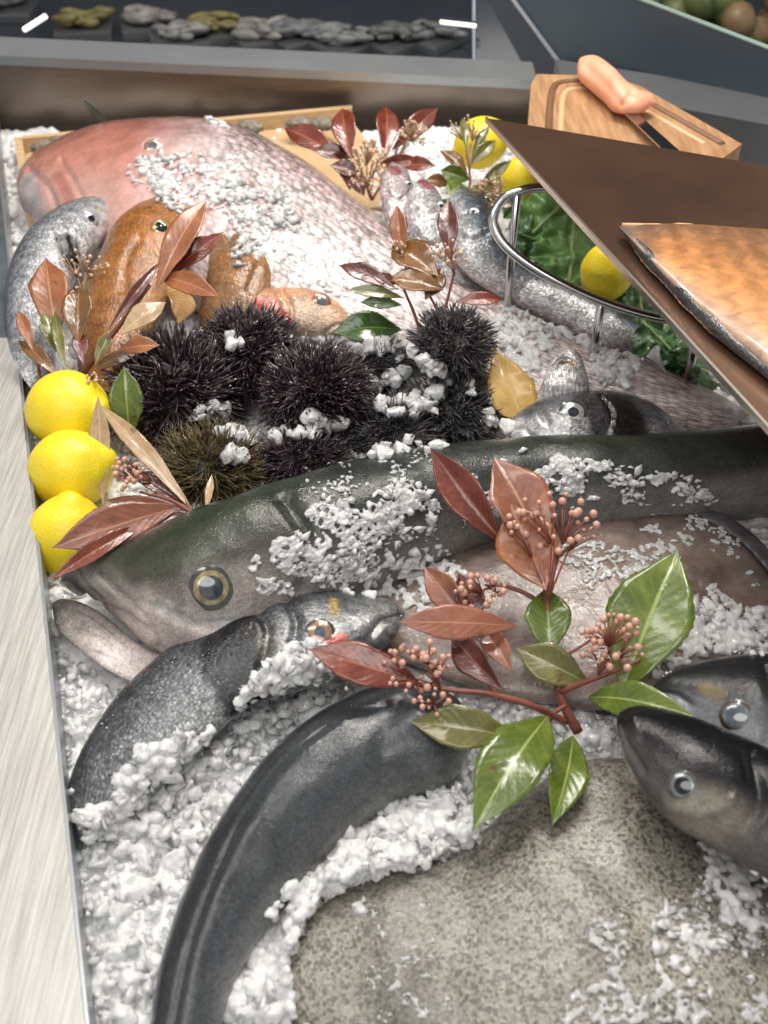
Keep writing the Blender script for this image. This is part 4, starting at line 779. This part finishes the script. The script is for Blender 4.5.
# upright sprig on the round urchin
f = thing('leafy_sprig', 'upright sprig of bronze red leaves standing behind the round bristly sea urchin', 'sprig', sg)
stem(f, [(420, 330, .10), (412, 308, .12), (404, 290, .14)], .002, .0014); stem(f, [(442, 318, .11), (450, 290, .13), (456, 262, .15)], .002, .0012, 'branch'); stem(f, [(442, 318, .11), (428, 292, .13), (420, 270, .14)], .0016, .001, 'branch')
for b_, t_, z0, z1, wp, mt in [((404, 262), (397, 204), .15, .19, 18, 'rust'), ((450, 262), (448, 198), .15, .19, 22, 'maroon'), ((438, 276), (392, 246), .15, .155, 40, 'bronze'), ((444, 290), (388, 278), .14, .145, 30, 'bronze'), ((398, 290), (338, 265), .14, .15, 20, 'maroon'),
                              ((404, 298), (345, 290), .13, .14, 14, 'olive'), ((402, 305), (360, 302), .125, .13, 14, 'dkgreen'), ((455, 302), (502, 300), .13, .13, 16, 'red'), ((425, 300), (442, 268), .13, .15, 22, 'bronze'), ((398, 284), (372, 276), .14, .15, 14, 'red')]:
    leaf(f, b_, t_, z0, z1, wp, mt, .25, .08, random.uniform(-.3, .3))
cluster(f, (455, 275, .14), (449, 254, .17), (18, 12), 16, 2.4, 1, .008, 6); cluster(f, (406, 270, .14), (398, 246, .17), (10, 8), 7, 2.2, 1, .006, 7); setbase(f, P(420, 330, .1))
# left sprig
f = thing('leafy_sprig', 'sprig of rust red leaves at the left, in front of the orange fish', 'sprig', sg)
stem(f, [(84, 372, .08), (104, 345, .11), (125, 318, .13), (150, 285, .15)], .0035, .002); stem(f, [(88, 368, .08), (76, 340, .10), (62, 310, .12)], .002, .0012, 'branch'); stem(f, [(40, 395, .07), (38, 365, .08), (28, 345, .09)], .002, .0012, 'branch')
for b_, t_, z0, z1, wp, mt, fo in [((156, 290), (207, 198), .15, .20, 32, 'rust', .2), ((168, 276), (224, 232), .15, .18, 22, 'red', .2), ((158, 276), (220, 297), .15, .16, 24, 'rust', .2), ((58, 342), (46, 258), .10, .14, 38, 'rust', .2), ((78, 345), (80, 282), .11, .14, 30, 'bronze', .3),
                                   ((120, 335), (166, 302), .13, .14, 26, 'tan', .2), ((118, 350), (160, 345), .12, .13, 20, 'rust', .3), ((60, 378), (18, 340), .09, .1, 16, 'bronze', .2), ((56, 352), (44, 312), .10, .12, 20, 'olive', .2), ((66, 372), (55, 310), .10, .12, 12, 'olive', .2), ((84, 365), (78, 330), .10, .115, 16, 'maroon', .2),
                                   ((88, 372), (146, 348), .09, .11, 14, 'bronze', .2), ((34, 352), (18, 310), .10, .12, 14, 'rust', .2), ((95, 365), (112, 330), .1, .12, 14, 'olive', .3), ((108, 330), (160, 262), .13, .16, 12, 'maroon', .3)]:
    leaf(f, b_, t_, z0, z1, wp, mt, fo, .07, random.uniform(-.25, .25))
cluster(f, (85, 300, .13), (84, 266, .16), (26, 14), 24, 2.0, 1, .01, 8); cluster(f, (88, 378, .09), (92, 378, .11), (12, 8), 8, 2.0, 1, .005, 9); setbase(f, P(84, 372, .05))
# sprig between the lemons and the big fish
f = thing('leafy_sprig', 'dusty red sprig with pink buds beside the lemons, over the big fish', 'sprig', sg)
stem(f, [(194, 514, .10), (170, 500, .105), (140, 492, .105)], .0022, .0012); stem(f, [(194, 514, .10), (165, 475, .11), (128, 452, .11)], .0016, .001, 'branch')
for b_, t_, z0, z1, wp, mt, fo in [((182, 506), (52, 548), .10, .105, 44, 'pink', .2), ((150, 520), (50, 580), .10, .10, 20, 'red', .3), ((192, 516), (112, 522), .095, .10, 24, 'maroon', .2), ((194, 512), (96, 402), .10, .13, 20, 'tan', .2), ((190, 510), (104, 500), .10, .10, 16, 'pink', .2), ((186, 505), (126, 470), .1, .11, 16, 'maroon', .3), ((150, 535), (84, 548), .09, .09, 26, 'tan', .2)]:
    leaf(f, b_, t_, z0, z1, wp, mt, fo, .05, random.uniform(-.2, .2))
cluster(f, (150, 482, .11), (126, 474, .12), (18, 18), 20, 3.2, 0, .008, 10); setbase(f, P(194, 514, .06))
# back red sprig
f = thing('leafy_sprig', 'dark red sprig with a mass of pale buds at the back, above the snapper tail', 'sprig', sg)
stem(f, [(372, 200, .07), (362, 172, .10), (356, 150, .12)], .0025, .0015); stem(f, [(372, 200, .07), (392, 165, .10), (398, 145, .12)], .002, .0012, 'branch')
for b_, t_, z0, z1, wp, mt in [((342, 160), (284, 128), .11, .12, 26, 'red'), ((352, 160), (342, 108), .12, .15, 26, 'red'), ((356, 158), (312, 150), .11, .12, 18, 'maroon'), ((385, 160), (386, 106), .12, .15, 24, 'red'), ((362, 175), (330, 165), .1, .11, 18, 'maroon'), ((378, 165), (420, 160), .11, .12, 16, 'red'), ((400, 165), (436, 166), .11, .12, 16, 'red'), ((392, 150), (438, 108), .12, .15, 22, 'red'), ((350, 190), (340, 165), .09, .1, 20, 'red'), ((364, 196), (352, 176), .09, .1, 20, 'maroon')]:
    leaf(f, b_, t_, z0, z1, wp, mt, .3, .08, random.uniform(-.4, .4))
cluster(f, (368, 190, .10), (368, 165, .13), (20, 26), 46, 2.3, 1, .012, 12); cluster(f, (398, 160, .11), (412, 134, .14), (16, 15), 30, 1.7, 1, .01, 13); setbase(f, P(372, 200, .04))
# olive sprig in front of the lemons at the back
f = thing('leafy_sprig', 'olive and green flowering sprig in front of the lemons at the back', 'sprig', sg)
stem(f, [(466, 215, .07), (470, 180, .11), (466, 150, .14)], .002, .0012)
for b_, t_, z0, z1, wp, mt in [((470, 165), (496, 140), .12, .14, 14, 'olive'), ((466, 150), (462, 118), .14, .16, 10, 'olive'), ((470, 180), (440, 170), .11, .12, 20, 'green'), ((465, 185), (448, 195), .11, .11, 22, 'green'), ((470, 190), (500, 195), .1, .11, 22, 'olive'), ((468, 175), (440, 150), .11, .13, 16, 'bronze'), ((472, 160), (490, 125), .12, .15, 10, 'olive'), ((478, 200), (520, 205), .1, .1, 18, 'bronze'), ((480, 185), (512, 160), .1, .13, 12, 'olive'),
                               ((450, 185), (425, 180), .1, .11, 16, 'bronze'), ((500, 200), (494, 170), .1, .12, 14, 'olive'), ((455, 200), (440, 215), .1, .09, 18, 'dkgreen')]:
    leaf(f, b_, t_, z0, z1, wp, mt, .3, .08, random.uniform(-.4, .4))
cluster(f, (470, 170, .12), (466, 128, .15), (18, 12), 22, 1.3, 1, .008, 14); cluster(f, (480, 195, .11), (488, 190, .12), (20, 18), 28, 1.6, 1, .01, 15); setbase(f, P(466, 215, .04))

# single leaves
def lone(name, lab, cat, *a, **k):
    t = thing(name, lab, cat, k.pop('group', None)); leaf(t, *a, **k); z = a[2]; setbase(t, P(*a[0], z))
lone('green_leaf', 'round dark green leaf behind the ice lumps, below the red fish', 'leaf', (402, 330), (332, 332), .075, .085, 34, 'dkgreen', .25, .12)
lone('green_leaf', 'pale green leaf between the top lemon and the black urchin', 'leaf', (130, 440), (124, 366), .06, .12, 34, 'green', .3, .08)
lone('green_leaf', 'dull green leaf lying behind the yellow leaf by the basket leg', 'leaf', (548, 385), (495, 352), .03, .05, 20, 'dkgreen', .2, .1)
lone('yellow_leaf', 'broad yellow pointed leaf between the round urchin and the bream', 'leaf', (522, 418), (492, 346), .05, .085, 46, 'yellow', .12, .03, peak=.3)
lone('dry_leaf', 'narrow dry tan leaf standing along the lemons', 'leaf', (103, 505), (98, 395), .05, .11, 20, 'tan', .2, .02)
lone('dry_leaf', 'short dry tan blade in front of the brownish urchin', 'leaf', (206, 512), (212, 474), .09, .10, 8, 'tan', .2, .02)
lone('dark_leaf', 'thin black pointed leaf sticking up behind the snapper head', 'leaf', (114, 134), (80, 97), .08, .13, 9, 'dull', .3, .03)
# salad leaves: ruffled blades
def salad(x, y, z, s, lab, seed, mat):
    rg = random.Random(seed); t = thing('salad_leaf', lab, 'salad leaf', 'salad leaves inside the wire stand'); c = P(x, y, z); NU, NV = 40, 26; V = []; uv = []; a0_ = rg.uniform(0, 6.28); R = s*scale_at(c)
    d = Vector((math.cos(a0_), math.sin(a0_)*.6, .5)).normalized(); sv = d.cross(Vector((.2, -.5, .9))).normalized(); nn = sv.cross(d)
    for i in range(NU+1):
        u = i/NU
        for j in range(NV+1):
            v = j/NV*2-1; wd = R*.75*math.sin(math.pi*(u*.86+.1))**.6; ruf = (abs(v)**2)*(.16*math.sin(u*24+v*3+seed)+.10*math.sin(u*51+seed*2)); n_ = noise.noise(Vector((u*4, v*3, seed)))*.22
            V.append(c+d*R*1.5*(u-.5)+sv*wd*v*(1+.10*math.sin(u*40))+nn*R*(ruf+n_-.3*v*v*.6)); uv.append((u, v))
    Fc = [(i*(NV+1)+j, i*(NV+1)+j+1, (i+1)*(NV+1)+j+1, (i+1)*(NV+1)+j) for i in range(NU) for j in range(NV)]
    o = mesh_obj('blade', V, Fc, mat, t, True, uv); so = o.modifiers.new('t', 'SOLIDIFY'); so.thickness = .0006
    m_ = MB(); m_.tube([c+d*R*1.5*(k/8-.5)+nn*R*.02 for k in range(9)], [.003-.0003*k for k in range(9)], 7); m_.build('rib', plain('salad_rib', (.35, .45, .18), .35), t, True); setbase(t, c)
SAL = leaf_mat('salad_green', (.14, .30, .08), (.26, .46, .15), (.38, .55, .25), .35); SALD = leaf_mat('salad_dark_green', (.06, .15, .05), (.13, .25, .09), (.22, .35, .15), .35)
for k, (x, y, z, s, lb, mt) in enumerate([(548, 218, .07, 46, 'bright green ruffled leaf at the left inside the ring', SAL), (572, 250, .06, 50, 'bright green ruffled leaf in the middle under the ring', SAL), (560, 190, .06, 40, 'green ruffled leaf furthest back beside the tray edge', SAL), (535, 240, .05, 36, 'green ruffled leaf against the silver fish', SALD),
                                          (640, 300, .05, 46, 'dark green ruffled leaf right of the lemon in the ring', SALD), (665, 345, .05, 42, 'dark green ruffled leaf beyond the silver tail', SALD), (700, 370, .04, 46, 'darkest green leaf under the raised tray edge', SALD), (600, 315, .04, 30, 'green leaf lying on the silver fish below the ring', SALD), (520, 205, .05, 26, 'small green leaf below the lemon left of the tray', SAL), (615, 240, .05, 46, 'green ruffled leaf behind the lemon in the ring', SALD)]):
    salad(x, y, z, s, lb, k*3+1, mt)

# rough shells in the crate
SHM = plain('rough_shell', (.10, .09, .07), .6, c2=(.34, .30, .24), nsc=90, bsc=150, bst=.9)
def shell(x, y, z, s, lab, seed):
    rg = random.Random(seed); c = P(x, y, z); R = s*scale_at(c); bm = bmesh.new(); bmesh.ops.create_icosphere(bm, subdivisions=4, radius=1); bm.verts.index_update(); a = rg.uniform(-.3, .3); ca, sa = math.cos(a), math.sin(a)
    V = []
    for v in bm.verts:
        p = v.co*(1+.16*noise.noise(v.co*3+Vector((seed, 0, 0)))+.10*noise.noise(v.co*8)+.05*math.sin(v.co.x*30)); p = Vector((p.x*R*1.25, p.y*R*.8, p.z*R*.6)); V.append(Vector((p.x*ca-p.y*sa, p.x*sa+p.y*ca, p.z)))
    o = mesh_obj('shellfish', V, [[v.index for v in f_.verts] for f_ in bm.faces], SHM, bvh=None); o.location = c; bm.free(); tag(o, lab, 'shellfish', 'rough shells in the wooden tray')
for k, (x, y, lb) in enumerate([(45, 148, 'rough grey shell at the left end of the tray, nearest the corner'), (62, 143, 'rough grey shell second from the left in the wooden tray'), (80, 139, 'rough grey shell third from the left in the wooden tray'), (98, 136, 'rough grey shell next to the thin black leaf'), (250, 127, 'rough grey shell behind the middle of the snapper back'), (300, 124, 'rough grey shell left of the back red sprig'), (322, 124, 'rough grey shell partly behind the upright red leaf')]): shell(x, y, .05, 11, lb, k)

# ---------------------------------------------------------------- ice
def zice(x, y): v = Vector((x, y, 0)); return .012+.013*min(1, max(0, (.93-y)/.12))+.014*noise.noise(v*7)+.008*noise.noise(v*21+Vector((3, 1, 0)))
nx, ny = 640, 700; ys = -.02+(YB-.002)*np.linspace(0, 1, ny)**1.25
V = []
rail_x = lambda y: a0.x+(a1.x-a0.x)*(y-a0.y)/(a1.y-a0.y)
uu_ = np.linspace(0, 1, nx); vor = noise.voronoi; nz_ = noise.noise
for y in ys:
    xl = rail_x(y)-.001
    for u_ in uu_:
        x = xl+(1.35-xl)*u_; v = Vector((x, y, 0)); w1 = Vector((x+.004*nz_(v*90), y+.004*nz_(v*90+Vector((7, 0, 0))), 0))
        d1 = vor(w1*62)[0]; V.append((x, y, zice(x, y)+.002+.012*(.5-d1[0])*min(1, 2.5*(d1[1]-d1[0])+.35)+.0022*nz_(v*230)))
idx = np.arange(nx*ny).reshape(ny, nx); Fc = np.stack([idx[:-1, :-1].ravel(), idx[:-1, 1:].ravel(), idx[1:, 1:].ravel(), idx[1:, :-1].ravel()], -1)
o = mesh_obj('ice_bed', V, Fc, ICEBED); tag(o, kind='stuff')
cs_ = np.array(V).reshape(ny, nx, 3)[::4, ::4]; n2, n1_ = cs_.shape[:2]; ix2 = np.arange(n1_*n2).reshape(n2, n1_); Fq_ = np.stack([ix2[:-1, :-1].ravel(), ix2[:-1, 1:].ravel(), ix2[1:, 1:].ravel(), ix2[1:, :-1].ravel()], -1)
BVI = BVHTree.FromPolygons([tuple(v) for v in cs_.reshape(-1, 3)], [tuple(int(q) for q in f_) for f_ in Fq_])
# lumps of crushed ice
def lump_variants(n, sub):
    out = []
    for s in range(n):
        bm = bmesh.new(); bmesh.ops.create_icosphere(bm, subdivisions=sub, radius=1); bm.verts.index_update(); bm.verts.ensure_lookup_table(); rg = random.Random(s+50)
        pl_ = [(Vector((rg.gauss(0, 1), rg.gauss(0, 1), rg.gauss(0, 1))).normalized(), rg.uniform(.42, .85)) for _ in range(14)]; V = []
        for v in bm.verts:
            p = v.co*(1+.30*noise.noise(v.co*1.6+Vector((s*3, 0, 0))))
            for n_, d_ in pl_:
                k = p.dot(n_)-d_
                if k > 0: p = p-n_*k*.97
            p = p*(1+.12*noise.noise(v.co*3+Vector((0, s*5, 0)))+.07*noise.noise(v.co*8)); V.append(tuple(p))
        out.append((np.array(V), np.array([[v.index for v in f_.verts] for f_ in bm.faces]))); bm.free()
    return out
LV3 = lump_variants(10, 3); LV2 = lump_variants(10, 2)
def chip_variants(n):
    out = []
    for s in range(n):
        rg = random.Random(s+900); bm = bmesh.new(); [bm.verts.new((rg.gauss(0, .62), rg.gauss(0, .62), rg.gauss(0, .5))) for _ in range(11)]
        r = bmesh.ops.convex_hull(bm, input=bm.verts[:]); bmesh.ops.delete(bm, geom=[v for v in bm.verts if not v.link_faces], context='VERTS'); bmesh.ops.triangulate(bm, faces=bm.faces[:]); bmesh.ops.recalc_face_normals(bm, faces=bm.faces[:]); bm.verts.index_update()
        out.append((np.array([tuple(v.co) for v in bm.verts]), np.array([[v.index for v in f_.verts] for f_ in bm.faces]))); bm.free()
    return out
LVS = chip_variants(14)
def lumps(name, pos, rad, LV, flat=.75, seed=0, mat=None):
    rg = np.random.default_rng(seed); Vs = []; Fs = []; off_ = 0
    for p, r in zip(pos, rad):
        V, Fq = LV[rg.integers(len(LV))]; q_ = rg.normal(size=4); q_ /= np.linalg.norm(q_); a, b_, c, d = q_
        R = np.array([[1-2*(c*c+d*d), 2*(b_*c-a*d), 2*(b_*d+a*c)], [2*(b_*c+a*d), 1-2*(b_*b_+d*d), 2*(c*d-a*b_)], [2*(b_*d-a*c), 2*(c*d+a*b_), 1-2*(b_*b_+c*c)]])
        W = (V*rg.uniform(.7, 1.3, 3))@R.T*np.array([1, 1, flat])*r+np.asarray(p); Vs.append(W); Fs.append(Fq+off_); off_ += len(V)
    o = mesh_obj(name, np.concatenate(Vs), np.concatenate(Fs), mat or ICE, None, LV is not LVS); tag(o, kind='stuff'); return o
def fuse(o, vox):
    """melt touching lumps into one wet crust"""
    m = o.modifiers.new('melt', 'REMESH'); m.mode = 'VOXEL'; m.voxel_size = vox; m.use_smooth_shade = True; return o
DN = Vector((0, 0, -1)); tops = {k: b for k, b in BV.items() if k not in ('rail', 'plate', 'back', 'worktop', 'farc', 'cr1', 'fil', 'fils', 'board', 'hand')}
def cover(x, y, z):
    """is this point buried under a fish, fruit or board?"""
    best = -9
    for b in tops.values():
        r = b.ray_cast(Vector((x, y, .6)), DN)
        if r[0] is not None: best = max(best, r[0].z)
    return best
pos = []; rad = []; rg = random.Random(21); y = .28
def scatter(y0, y1, x1, step, rmin, rmax, layers=1, dz=0):
    y = y0
    while y < y1:
        x = rail_x(y)+.002
        while x < x1:
            xx = x+rg.uniform(-.5, .5)*step; yy = y+rg.uniform(-.5, .5)*step; r = rmin+(rmax-rmin)*rg.random()**1.8
            if xx-r*.3 > rail_x(yy):
                z = zice(xx, yy)+rg.uniform(-.1, .5)*r+dz; cv = cover(xx, yy, z)
                if cv > z-.006 and rg.random() < .88: x += step; continue
                if cv < z+.012: pos.append((xx, yy, max(z, z if cv < z-.004 else cv))); rad.append(r)
            x += step
        y += step
scatter(.24, .95, .62, .0150, .005, .0140, dz=.002); scatter(.24, .95, .62, .0095, .003, .0065, dz=.006)
fuse(lumps('crushed_ice', pos, rad, LV2, .8, 1), .0012); n1 = len(pos)
pos = []; rad = []; scatter(.24, .95, .62, .0105, .0025, .0080, dz=.008); lumps('ice_chips', pos, rad, LVS, .7, 12, ICEL)
pos = []; rad = []; scatter(.95, 1.66, .85, .015, .004, .013, dz=.003); lumps('crushed_ice', pos, rad, LV2, .8, 2)
print('lumps', n1, len(pos))
# ice heaped against and lying on the fish: areas given by outline, dropped on whatever is under them
def inpoly(x, y, pl_):
    c = False; n = len(pl_)
    for i in range(n):
        (x1, y1), (x2, y2) = pl_[i], pl_[(i+1) % n]
        if (y1 > y) != (y2 > y) and x < (x2-x1)*(y-y1)/(y2-y1)+x1: c = not c
    return c
def onto(poly, n, r0, r1, seed, clump=0, sink=.3, heap=0):
    rg = random.Random(seed); xs_ = [p[0] for p in poly]; ys_ = [p[1] for p in poly]; k = 0; g_ = 0
    while k < n and g_ < n*30:
        g_ += 1; x = rg.uniform(min(xs_), max(xs_)); y = rg.uniform(min(ys_), max(ys_))
        if not inpoly(x, y, poly): continue
        if clump and noise.noise(Vector((x/clump, y/clump, seed))) < .02: continue
        h_, n_ = hit(x, y, tops.keys()); r = r0+(r1-r0)*rg.random()**2
        h2 = BVI.ray_cast(Vector(CAM), (h_-Vector(CAM)).normalized())
        if h2[0] is not None and h2[3] < (h_-Vector(CAM)).length: h_ = h2[0]
        pos.append(tuple(h_+Vector((0, 0, 1))*(r*(.5-sink)+heap*rg.random()))); rad.append(r); k += 1
def patch(name, specs, LV, flat, seed, mat=None, vox=0):
    pos.clear(); rad.clear()
    for s in specs: onto(*s)
    o = lumps(name, list(pos), list(rad), LV, flat, seed, mat)
    if vox: fuse(o, vox)
patch('clear_ice_crumbs', [
  ([(250, 560), (300, 520), (330, 490), (420, 480), (520, 470), (560, 500), (480, 520), (400, 560), (330, 592), (260, 596)], 2600, .0007, .0042, 1, 34),
  ([(500, 450), (560, 455), (700, 480), (720, 505), (640, 505), (560, 495), (500, 480)], 600, .001, .005, 3, 28),
  ([(560, 505), (720, 520), (768, 600), (760, 650), (690, 650), (600, 600), (560, 560)], 900, .0008, .0042, 4, 34),
  ([(250, 140), (330, 200), (420, 260), (400, 330), (300, 280), (250, 230)], 600, .0008, .0038, 7, 34),
  ([(600, 900), (768, 890), (768, 1024), (560, 1024)], 900, .0006, .0036, 9, 45), ([(370, 900), (430, 900), (460, 1024), (360, 1024)], 420, .0005, .0022, 11, 20),
  ([(640, 530), (700, 500), (760, 540), (740, 560)], 200, .001, .004, 17, 22), ([(290, 470), (420, 445), (440, 470), (300, 500)], 300, .0006, .003, 31, 16),
  ([(100, 700), (180, 640), (230, 690), (200, 740), (90, 780)], 160, .0006, .002, 32, 20),
 ], LV2, .5, 3, ICEC, .00085)
patch('ice_crumbs', [
  ([(300, 575), (350, 562), (440, 545), (470, 570), (430, 620), (400, 600), (350, 595)], 300, .002, .007, 2, 0),
  ([(330, 500), (420, 485), (440, 500), (380, 540), (330, 560), (300, 560)], 260, .001, .005, 33, 30), ([(520, 470), (545, 478), (548, 490), (520, 488)], 14, .003, .006, 34, 0), ([(670, 488), (708, 488), (706, 504), (672, 506)], 18, .003, .006, 35, 0),
  ([(690, 600), (768, 610), (768, 655), (700, 655), (660, 680), (640, 660)], 340, .002, .008, 5, 0),
  ([(135, 160), (230, 145), (290, 190), (300, 260), (270, 300), (215, 250), (170, 210)], 900, .0015, .006, 6, 60),
  ([(120, 170), (200, 150), (230, 200), (200, 215), (150, 200)], 200, .002, .006, 36, 0, .3, .008),
  ([(500, 300), (560, 330), (640, 360), (628, 388), (600, 384), (586, 345), (562, 338), (545, 350), (530, 385), (505, 350), (490, 330)], 420, .003, .009, 8, 0),
  ([(700, 840), (768, 880), (768, 930), (720, 920)], 90, .003, .008, 10, 0), ([(650, 935), (700, 920), (760, 960), (740, 1010), (660, 990)], 60, .001, .005, 37, 24),
  ([(262, 672), (300, 645), (330, 655), (365, 665), (345, 700), (290, 720), (235, 745), (225, 730)], 520, .002, .0075, 13, 0, .3, .012),
  ([(140, 755), (215, 735), (235, 760), (150, 835), (90, 850), (75, 820), (110, 808)], 560, .002, .008, 14, 0, .3, .012),
  ([(312, 885), (350, 835), (400, 815), (460, 800), (478, 845), (435, 868), (370, 880), (330, 898)], 1100, .002, .0085, 15, 0, .3, .022),
  ([(270, 925), (305, 880), (330, 890), (303, 925), (287, 965), (296, 1024), (222, 1024), (235, 985)], 800, .002, .0085, 16, 0, .3, .014),
  ([(205, 120), (215, 112), (232, 128), (220, 132)], 24, .003, .009, 18, 0),
 ], LV2, .7, 5, None, .0011)
patch('ice_chips', [
  ([(262, 672), (300, 645), (330, 655), (365, 665), (345, 700), (290, 720), (235, 745), (225, 730)], 150, .003, .008, 113, 0, .1, .012),
  ([(140, 755), (215, 735), (235, 760), (150, 835), (90, 850), (75, 820), (110, 808)], 170, .003, .008, 114, 0, .1, .012),
  ([(312, 885), (350, 835), (400, 815), (460, 800), (478, 845), (435, 868), (370, 880), (330, 898)], 300, .003, .008, 115, 0, .1, .022),
  ([(270, 925), (305, 880), (330, 890), (303, 925), (287, 965), (296, 1024), (222, 1024), (235, 985)], 200, .003, .008, 116, 0, .1, .014),
  ([(270, 560), (300, 520), (330, 490), (420, 480), (520, 470), (560, 490), (480, 520), (400, 560), (330, 592)], 260, .0015, .006, 101, 34, .1),
  ([(500, 450), (560, 455), (700, 480), (720, 505), (640, 505), (560, 495), (500, 480)], 120, .002, .006, 103, 28, .1),
  ([(690, 600), (768, 610), (768, 655), (700, 655), (660, 680), (640, 660)], 110, .003, .007, 105, 0, .1),
  ([(135, 160), (230, 145), (290, 190), (300, 260), (270, 300), (215, 250), (170, 210)], 260, .003, .009, 106, 60, .1),
  ([(500, 300), (560, 330), (640, 360), (628, 388), (600, 384), (586, 345), (562, 338), (545, 350), (505, 350)], 120, .003, .008, 108, 0, .1),
  ([(650, 935), (700, 860), (768, 900), (760, 1010), (660, 990)], 50, .002, .006, 110, 30, .1),
 ], LVS, .75, 6, ICEL)
patch('ice_lumps', [
  ([(285, 340), (350, 338), (400, 345), (425, 355), (400, 360), (330, 352)], 90, .005, .014, 20, 0, .1),
  ([(370, 385), (400, 370), (440, 395), (435, 415), (400, 418), (365, 408)], 70, .005, .015, 21, 0, .1),
  ([(190, 415), (215, 405), (250, 425), (300, 418), (350, 425), (345, 445), (300, 440), (250, 445), (205, 430)], 95, .005, .014, 22, 0, .1),
  ([(395, 345), (440, 370), (450, 385), (420, 385), (395, 365)], 45, .005, .012, 23, 0, .1), ([(228, 448), (248, 444), (250, 462), (232, 464)], 4, .012, .015, 24, 0, .1),
  ([(225, 335), (242, 333), (243, 350), (230, 352)], 3, .010, .013, 25, 0, .1), ([(488, 395), (505, 400), (512, 440), (488, 436)], 22, .007, .012, 26, 0, .1), ([(350, 448), (440, 440), (460, 446), (380, 462)], 20, .006, .010, 27, 0, .1),
  ([(465, 378), (480, 380), (482, 396), (468, 396)], 4, .007, .009, 28, 0, .1),
 ], LV3, .8, 4, ICEL)
setbase(sn, P(300, 300, 0)); setbase(cr, P(20, 139, 0)); setbase(ctr, (0, 1, -.16)); setbase(bt, (-.5, 2.85, -.9)); setbase(g, PY(700, 150, 1.75)); setbase(g2, PY(510, 140, 1.95))
